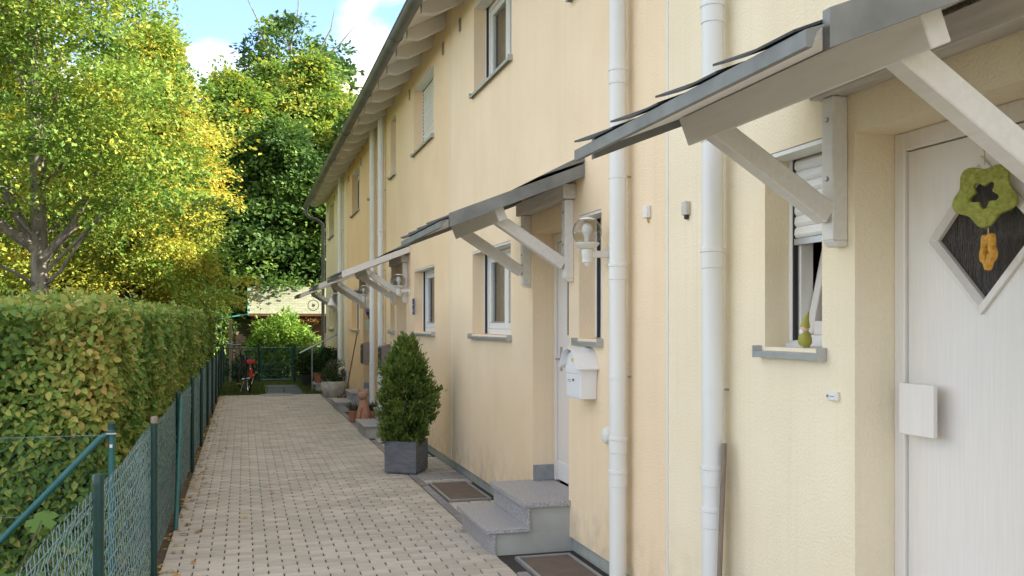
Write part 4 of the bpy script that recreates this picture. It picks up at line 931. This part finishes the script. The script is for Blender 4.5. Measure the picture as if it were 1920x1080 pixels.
# ------------------------------------------------------------------ vegetation
def hedge():
    t = thing('hornbeam_hedge', 'tall clipped hornbeam hedge with browning leaves behind the fence', 'hedge', (-1.6, 16, 0))
    x1 = -.86; y0 = 6.75; ye = 27.0
    def top(y): return 1.80 + .012 * (y - 6.7) * .6
    # woody core
    B().box(-2.6, x1 - .22, y0 + .22, ye, -.05, 1.55).build('inner_twigs', 'hedge_core', t)
    P, N, L, T = [], [], [], []
    def patch(n, fn, nrm, sz, tb=0):
        p, dep = fn(n); P.append(p); N.append(np.tile(nrm, (n, 1)) + rng.normal(size=(n, 3)) * .38); L.append(sz * (.65 + .7 * rng.random(n))); T.append(np.clip(.30 + .2 * rng.normal(size=n) + tb, 0, 1))
    def bulge(a, b): return .05 * np.sin(a * 3.1 + b * 2.3) + .04 * np.sin(a * 7.3 - b * 5.1) + .025 * np.sin(a * 15 + b * 13)
    def endface(n):
        x = rng.uniform(-2.7, x1, n); z = rng.uniform(0, 1.82, n); d = rng.random(n) ** 1.6 * .2
        rc = np.clip((x - (x1 - .2)) / .2, 0, 1) ** 2 * .15
        return np.stack([x, y0 + bulge(x, z) + d + rc, z], 1), d
    def longface(ya, yb):
        def f(n):
            y = rng.uniform(ya, yb, n); z = rng.uniform(0, 1, n) * np.array([top(q) for q in y]); d = rng.random(n) ** 1.6 * .2
            rc = np.clip((y0 + .2 - y) / .2, 0, 1) ** 2 * .15
            return np.stack([x1 + bulge(y, z) - d - rc, y, z], 1), d
        return f
    def topface(ya, yb):
        def f(n):
            y = rng.uniform(ya, yb, n); x = rng.uniform(-2.7, x1, n); d = rng.random(n) ** 1.6 * .15
            return np.stack([x, y, np.array([top(q) for q in y]) + bulge(x, y) - d + .02], 1), d
        return f
    patch(14000, endface, (0, -1, .45), .054)
    patch(17000, longface(y0, 10), (1, -.1, .45), .054)
    patch(17000, longface(10, 16), (1, -.1, .45), .062)
    patch(15000, longface(16, ye), (1, -.1, .45), .078)
    patch(5500, topface(y0, 10), (0, -.2, 1), .066, .1)
    patch(12000, topface(10, ye), (0, -.2, 1), .08, .05)
    P, N, L, T = np.concatenate(P), np.concatenate(N), np.concatenate(L), np.concatenate(T)
    # browned patch at the front corner and along the near top
    c = np.exp(-(((P[:, 0] + 1.0) / .38) ** 2 + ((P[:, 1] - 6.75) / .7) ** 2 + ((P[:, 2] - 1.35) / .5) ** 2))
    T = np.clip(T + .5 * c, 0, 1)
    D = np.stack([rng.normal(size=len(P)) * .6, rng.normal(size=len(P)) * .6, -.55 + .6 * rng.normal(size=len(P))], 1); D += .35 * N
    V, F, q = leaves(P, D, N, L, .68, .1, six=True, droop=.1)
    fastmesh('foliage', V, F, 'leaf_hedge', t, np.repeat(T, q), 'stuff')
    # long shoots poking out on top
    b = B(); Pp, Dd = [], []
    for k in range(70):
        y = rng.uniform(y0 + .1, 18); x = rng.uniform(-2.2, x1 - .05); z = top(y); h_ = .08 + .14 * rng.random(); dx, dy = rng.normal() * .04, rng.normal() * .04
        b.tube([(x, y, z - .1), (x + dx, y + dy, z + h_)], .0025, 4, False)
        for j in range(7): Pp.append((x + dx * j / 7, y + dy * j / 7, z + h_ * j / 7)); Dd.append((rng.normal(), rng.normal(), .5))
    b.build('shoots', 'twig', t, closed=False)['kind'] = 'stuff'
    Pp = np.array(Pp); V, F, q = leaves(Pp, np.array(Dd), np.tile([0, -.3, 1.], (len(Pp), 1)) + .4 * rng.normal(size=(len(Pp), 3)), .05 + .03 * rng.random(len(Pp)), .65, .1, True)
    fastmesh('shoot_leaves', V, F, 'leaf_hedge', t, np.repeat(.15 + .5 * rng.random(len(Pp)), q), 'stuff')
hedge()

def tree(name, label, x, y, ht, zb, rad, n_spr, per, lsz, lm, tr, bark='bark', lean=(0, 0), spr=.55, limbs=26, shape=1.0, group=None, fork=False, low=.55, pw=.65, seed=0):
    global rng
    rng_keep = rng; rng = np.random.default_rng(100 + seed)
    t = thing(name, label, 'tree', (x, y, -.05), 0, group)
    tops = []
    def trunk_at(f): return np.array([x + lean[0] * f + .12 * math.sin(f * 5 + seed), y + lean[1] * f + .1 * math.sin(f * 4 + seed * 2), -.05 + f * ht * .93])
    tk = B(); fs = np.linspace(0, 1, 12)
    tk.tube([trunk_at(f) for f in fs], [tr * (1.25 if f == 0 else 1) * (1 - .93 * f ** .8) + .008 for f in fs], 10)
    # spray centres
    C = []; tries = 0
    while len(C) < n_spr and tries < n_spr * 30:
        tries += 1
        f = rng.random(); z = zb + f * (ht - zb); prof = (math.sin(math.pi * min(1, (f * (1 - low) + low) ** shape)) ** pw if f < .999 else 0) 
        prof = max(prof, .08)
        a = rng.random() * 2 * math.pi; q = (.25 + .75 * rng.random() ** .55)
        r_ = rad * prof * q * (1 + .22 * math.sin(a * 3 + f * 9 + seed) + .12 * math.sin(a * 7 - f * 15))
        p = trunk_at(z / ht) ; p = np.array([p[0] + r_ * math.cos(a), p[1] + r_ * math.sin(a), z - .12 * r_])
        gate = math.sin(p[0] * 1.7 + seed) * math.sin(p[1] * 1.5) * math.sin(p[2] * 1.6 + seed * .7)
        if gate < -.38: continue
        C.append((p, a, q))
    for k in range(min(limbs, len(C))):
        p, a, q = C[k]; z0 = max(zb * .75, p[2] - (.35 + .4 * rng.random()) * math.hypot(p[0] - x, p[1] - y) - .3); s_ = trunk_at(min(.95, z0 / ht)); m_ = (s_ + p) / 2 + np.array([0, 0, -.12 + .1 * rng.normal()])
        r0 = max(.010, tr * .26 * (1 - .8 * z0 / ht)); tk.tube([s_, s_ * .6 + m_ * .4 + rng.normal(size=3) * .05, m_, p * .6 + m_ * .4 + rng.normal(size=3) * .06, p], [r0, r0 * .8, r0 * .6, r0 * .4, r0 * .12], 6, False)
    if fork:
        for fx, fy, z0, z1 in fork:
            s_ = trunk_at(z0 / ht); e_ = np.array([x + fx, y + fy, z1]); tk.tube([s_, s_ * .65 + e_ * .35 + np.array([fx * .18, fy * .18, 0]), s_ * .3 + e_ * .7 + np.array([fx * .1, fy * .1, 0]), e_], [tr * .55, tr * .45, tr * .32, tr * .1], 8, False)
    tk.build('trunk', bark, t, closed=False, smooth=True)
    P, D, N, T = [], [], [], []
    for p, a, q in C:
        m_ = int(per * (.5 + rng.random())); rr = spr * (.6 + .7 * rng.random())
        th = rng.random(m_) * 2 * math.pi; ra = rr * np.sqrt(rng.random(m_))
        out = np.array([math.cos(a), math.sin(a), 0]); tilt = np.array([out[0] * .28, out[1] * .28, 1.0]); tilt += rng.normal(size=3) * .18
        off = np.stack([np.cos(th) * ra, np.sin(th) * ra, rng.normal(size=m_) * rr * .16], 1)
        off[:, 2] -= (off[:, 0] * tilt[0] + off[:, 1] * tilt[1]) / tilt[2] + .12 * ra
        P.append(p + off); N.append(tilt + rng.normal(size=(m_, 3)) * .42); D.append(off * .8 + out * .25 + rng.normal(size=(m_, 3)) * .35)
        T.append(np.clip(np.full(m_, .38 + .16 * rng.normal()) + .1 * rng.normal(size=m_), 0, 1))
    P, D, N, T = map(np.concatenate, (P, D, N, T))
    V, F, q = leaves(P, D, N, lsz * (.6 + .8 * rng.random(len(P))), .62, .1)
    fastmesh('crown', V, F, lm, t, np.repeat(T, q), 'stuff')
    rng = rng_keep
    return t
# the two trees just beyond the hedge
tree('hornbeam_tree', 'tall green tree with forked pale trunk at the left edge', -3.25, 16.2, 12.5, 3.3, 2.4, 720, 170, .078, 'leaf_tree', .165, lean=(.25, 0), spr=.55, limbs=40, fork=[(-1.6, .4, 3.0, 8.0), (1.1, -.3, 2.9, 4.4), (-1.9, -.8, 3.1, 5.2)], seed=1)
tree('birch_tree', 'yellowing spreading tree with dark trunk behind the hedge', -3.1, 25.0, 9.1, 2.5, 2.45, 850, 150, .09, 'leaf_yellow', .2, bark='dark_bark', lean=(.9, 0), spr=.6, limbs=46, low=.50, pw=1.0, seed=2)
tree('leaning_tree', 'yellow green tree standing behind the forked trunk at far left', -7.6, 26.0, 13.5, 1.6, 4.2, 700, 70, .16, 'leaf_yellow', .2, lean=(.4, 0), spr=.75, seed=3)
FOR = [(-9.5, 37, 14, 4.4, 'leaf_forest_yellow', 'yellow tinged woodland tree at far left of the wood'), (-4.6, 38, 10.8, 4.2, 'leaf_forest', 'dark green woodland tree behind the yellowing spreading tree'),
       (-.4, 41, 12.0, 3.9, 'leaf_forest_yellow', 'woodland tree with yellow top left of the shed roof'), (3.0, 43, 13.6, 4.0, 'leaf_forest_yellow', 'woodland tree with yellow top directly behind the shed'), (1.3, 45.5, 13.8, 4.2, 'leaf_forest_yellow', 'tallest yellow topped woodland tree below the oak'),
       (6.6, 44, 13.0, 4.2, 'leaf_forest_yellow', 'woodland tree showing beside the roof gutter'), (1.2, 38.2, 9.6, 3.6, 'leaf_forest', 'lower dark tree close behind the shed'), (4.9, 39, 10.4, 3.8, 'leaf_forest', 'lower dark tree behind the end of the terrace')]
for k, (x, y, ht, rd, lm, lb) in enumerate(FOR):
    tree('woodland_tree', lb, x, y, ht, 1.0 if k < 6 else .6, rd, 520, 95, .195, lm, .2, bark='dark_bark' if k % 2 else 'bark', spr=.85, limbs=24, low=.40, group='trees of the wood', seed=10 + k)
tree('oak_tree', 'tall oak rising above the wood against the sky', 2.9, 58, 20.2, 12.5, 4.3, 115, 75, .32, 'leaf_forest', .4, spr=.95, limbs=60, low=.30, pw=.45, seed=31)
for k, (x, y, ht) in enumerate(((11.5, 45, 15), (16.5, 43, 16))):  # unseen trees of the wood, added to shade the crowns in view
    tree('woodland_tree', 'woodland tree hidden behind the terrace houses, number %s from the gate' % ('first', 'second')[k], x, y, ht, 1.0, 4.6, 420, 70, .3, 'leaf_forest', .25, spr=1.0, group='trees of the wood', seed=40 + k)
# bare oak twigs against the sky
ok = thing('bare_branches', 'bare dead branches at the top of the tall oak', 'branches', (2.9, 57.5, 17))
for dx, z0, ex, ez in ((-1.6, 18, -3.0, 21.6), (-.2, 18.5, .3, 22.4), (1.4, 17.5, 3.6, 19.9), (1.6, 18.4, 2.4, 20.8)):
    B().tube([(2.9 + dx * .3, 57.5, z0 - 3), (2.9 + dx, 57.5, z0), (2.9 + (dx + ex) / 2 + .2, 57.5, (z0 + ez) / 2), (2.9 + ex, 57.5, ez)], [.12, .08, .05, .015], 6, False).build('branch', 'bark', ok, closed=False)
t = B().tube([(-.75, 36.5, -.05), (-.8, 36.5, 1.6), (-1.1, 36.5, 3.0), (-1.5, 36.6, 5.0), (-1.6, 36.7, 7)], [.2, .17, .15, .12, .05], 10).build('bare_tree', 'bark', smooth=True); tag(t, 'pale leaning bare tree beside the shed roof', 'tree')

def bush(name, label, c, rad, n, lsz, lm, z0=0, cat='shrub', group=None, six=False, stems=6, kind=None):
    t = thing(name, label, cat, (c[0], c[1], -.05), 0, group)
    d = rdir(n); lump = 1 + .18 * np.sin(d[:, 0] * 5 + c[0] * 3) * np.sin(d[:, 2] * 6 + c[1]) + .12 * np.sin(d[:, 1] * 9 + d[:, 0] * 7)
    P = np.array(c) + d * ((.45 + .55 * rng.random((n, 1)) ** .5) * lump[:, None]) * np.array(rad); P = P[P[:, 2] > .02]; n = len(P)
    V, F, q = leaves(P, (P - np.array(c)) * .4 + rng.normal(size=(n, 3)) * .4, np.array([0, -.2, 1.]) + rng.normal(size=(n, 3)) * .45, lsz * (.6 + .8 * rng.random(n)), .45, .08, six)
    fastmesh('foliage', V, F, lm, t, np.repeat(np.clip(.45 + .25 * rng.normal(size=n), 0, 1), q), 'stuff')
    b = B()
    for k in range(stems): a = k * 2.4; b.tube([(c[0] + .08 * math.cos(a), c[1] + .08 * math.sin(a), -.05), (c[0] + rad[0] * .5 * math.cos(a), c[1] + rad[1] * .5 * math.sin(a), c[2] + rad[2] * .4)], [.02, .006], 5, False)
    b.build('stems', 'twig', t, closed=False); return t
bush('laurel_bush', 'bright yellow green leafy bush behind the gate', (1.05, 31.0, 1.05), (.95, .8, .95), 5200, .15, 'leaf_laurel', stems=12, six=True)
bush('laurel_bush', 'smaller bright leafy bush right of the gate', (2.0, 30.4, .8), (.5, .5, .65), 1800, .12, 'leaf_laurel')
bush('rhododendron', 'dark low shrub behind the rear fence beside the bicycle', (-.05, 28.9, .35), (.55, .4, .42), 1500, .11, 'leaf_dark')
bush('box_shrub', 'dark shrub low behind the gate mesh', (1.0, 29.2, .28), (.5, .3, .3), 900, .09, 'leaf_dark')
bush('box_shrub', 'dark shrub right of the gate post', (1.85, 28.6, .4), (.4, .35, .45), 1000, .09, 'leaf_dark')
bush('rounded_shrub', 'rounded mid green shrub between hedge and shed roof', (-1.2, 33.2, 1.6), (.9, .9, 1.3), 3600, .13, 'leaf_forest', stems=8)
for k, (x, y, z, rx, rz) in enumerate(((-3.2, 31, 1.3, 1.5, 1.7), (-6.0, 31.5, 1.4, 1.8, 1.8), (-9.0, 31, 1.6, 2.0, 2.0), (-12.5, 31, 1.6, 2.2, 2.2), (-5, 22, 1.1, 1.3, 1.3), (-2.6, 35.5, 1.6, 1.5, 2.0))):
    bush('wood_edge_shrub', ['dark shrub behind the trunk of the yellowing tree', 'second dark shrub along the wood edge from the yellowing tree', 'third dark shrub along the wood edge', 'leftmost dark shrub at the wood edge', 'dark shrub beside the forked tree behind the hedge', 'dark shrub left of the pale leaning trunk'][k], (x, y, z), (rx, 1.0, rz), 3600, .17, 'leaf_forest', group='shrubs at the wood edge', stems=8)
un = []
n = 16000; P = np.stack([rng.uniform(-20, 16, n), rng.uniform(46, 49, n), rng.random(n) ** 1.2 * 5.5], 1); V, F, q = leaves(P, rdir(n), np.array([0, -.4, 1.]) + .5 * rng.normal(size=(n, 3)), .4 + .25 * rng.random(n), .6)
o = fastmesh('wood_undergrowth', V, F, 'leaf_forest', None, np.repeat(.3 * rng.random(n), q), 'stuff'); tag(o, 'dark undergrowth deep in the wood behind the trees', 'undergrowth')
# maple seedlings at the lower left
for k, (x, y, z, s_, lb) in enumerate(((-1.12, 4.9, .30, .85, 'tall maple seedling with one big leaf by the diagonal strut'), (-1.25, 4.3, .20, 1, 'low maple seedlings at the bottom left corner'))):
    t = thing('maple_seedling', lb, 'plant', (x, y, 0))
    st = B(); n = (9, 26)[k]
    VV, FF, TT = [], [], []
    for j in range(n):
        px, py = x + rng.normal() * .16 * s_, y + rng.normal() * .2; pz = z * (.5 + .9 * rng.random())
        if k == 0 and j == 0: px, py, pz = -1.06, 5.6, .62
        st.tube([(x, y, -.04), ((px + x) / 2 - .03, (py + y) / 2, pz * .6), (px, py, pz)], .003, 4, False)
        sz = .085 if (k == 0 and j == 0) else .05 + .03 * rng.random(); rot = rng.random() * 6.28
        nrm = Vector((.3 * rng.normal(), -.6 + .3 * rng.normal(), 1)).normalized(); q_ = nrm.to_track_quat('Z', 'Y')
        base = len(VV); VV.append((px, py, pz)); TT.append(rng.random())
        for i in range(20):
            a = 2 * math.pi * i / 20; r_ = sz * (.62 + .38 * abs(math.cos(a * 2.5)) ** .7) * (.55 if i == 10 else 1) * (1 + .12 * (i % 2))
            v = q_ @ Vector((r_ * math.cos(a + rot), r_ * math.sin(a + rot), -.1 * r_)); VV.append((px + v.x, py + v.y, pz + v.z)); TT.append(TT[base])
        FF += [(base, base + 1 + i, base + 1 + (i + 1) % 20) for i in range(20)]
    fastmesh('leaves', np.array(VV), np.array(FF), 'leaf_maple', t, TT, 'stuff'); st.build('stalks', 'twig', t, closed=False)
# ground cover under the hedge edge, lawn grass, fallen leaves
n = 5000; P = np.stack([rng.uniform(-2.8, -.62, n), 2.5 + rng.random(n) * 5, rng.random(n) * .10 - .05], 1); V, F, q = leaves(P, rdir(n) + np.array([0, 0, .4]), np.array([0, -.3, 1.]) + .5 * rng.normal(size=(n, 3)), .04 + .04 * rng.random(n), .6)
o = fastmesh('ground_ivy', V, F, 'leaf_hedge', None, np.repeat(np.clip(.15 + .4 * rng.random(n), 0, 1), q), 'stuff'); tag(o, 'low leafy ground cover between fence and hedge', 'ground cover')
n = 26000; P = np.stack([rng.uniform(-.65, 2.6, n), 23.15 + 10 * rng.random(n), np.full(n, -.035)], 1); keep = ~((P[:, 0] > .52) & (P[:, 0] < 1.45) & (P[:, 1] < 27)); P = P[keep]; n = len(P)
V, F, q = leaves(P, np.array([0, 0, 1.]) + .45 * rng.normal(size=(n, 3)), rdir(n), .05 + .05 * rng.random(n), .16, .02)
o = fastmesh('lawn_grass', V, F, 'grass', None, np.repeat(rng.random(n), q), 'stuff'); tag(o, 'short mown grass at the end of the path', 'grass')
n = 520; yy = 5.5 + 17.5 * rng.random(n) ** .8; xx = np.where(rng.random(n) < .8, PX0 - .06 + np.abs(rng.normal(size=n)) * .14, rng.uniform(PX0, PX1, n)); P = np.stack([xx, yy, np.full(n, .012)], 1)
V, F, q = leaves(P, np.stack([rng.normal(size=n), rng.normal(size=n), .05 * rng.normal(size=n)], 1), np.array([0, 0, 1.]) + .12 * rng.normal(size=(n, 3)), .035 + .03 * rng.random(n), .7, .12, True)
o = fastmesh('fallen_leaves', V, F, 'leaf_fallen', None, np.repeat(rng.random(n), q), 'stuff'); tag(o, 'scattered yellow and brown fallen leaves on the paving', 'leaves')
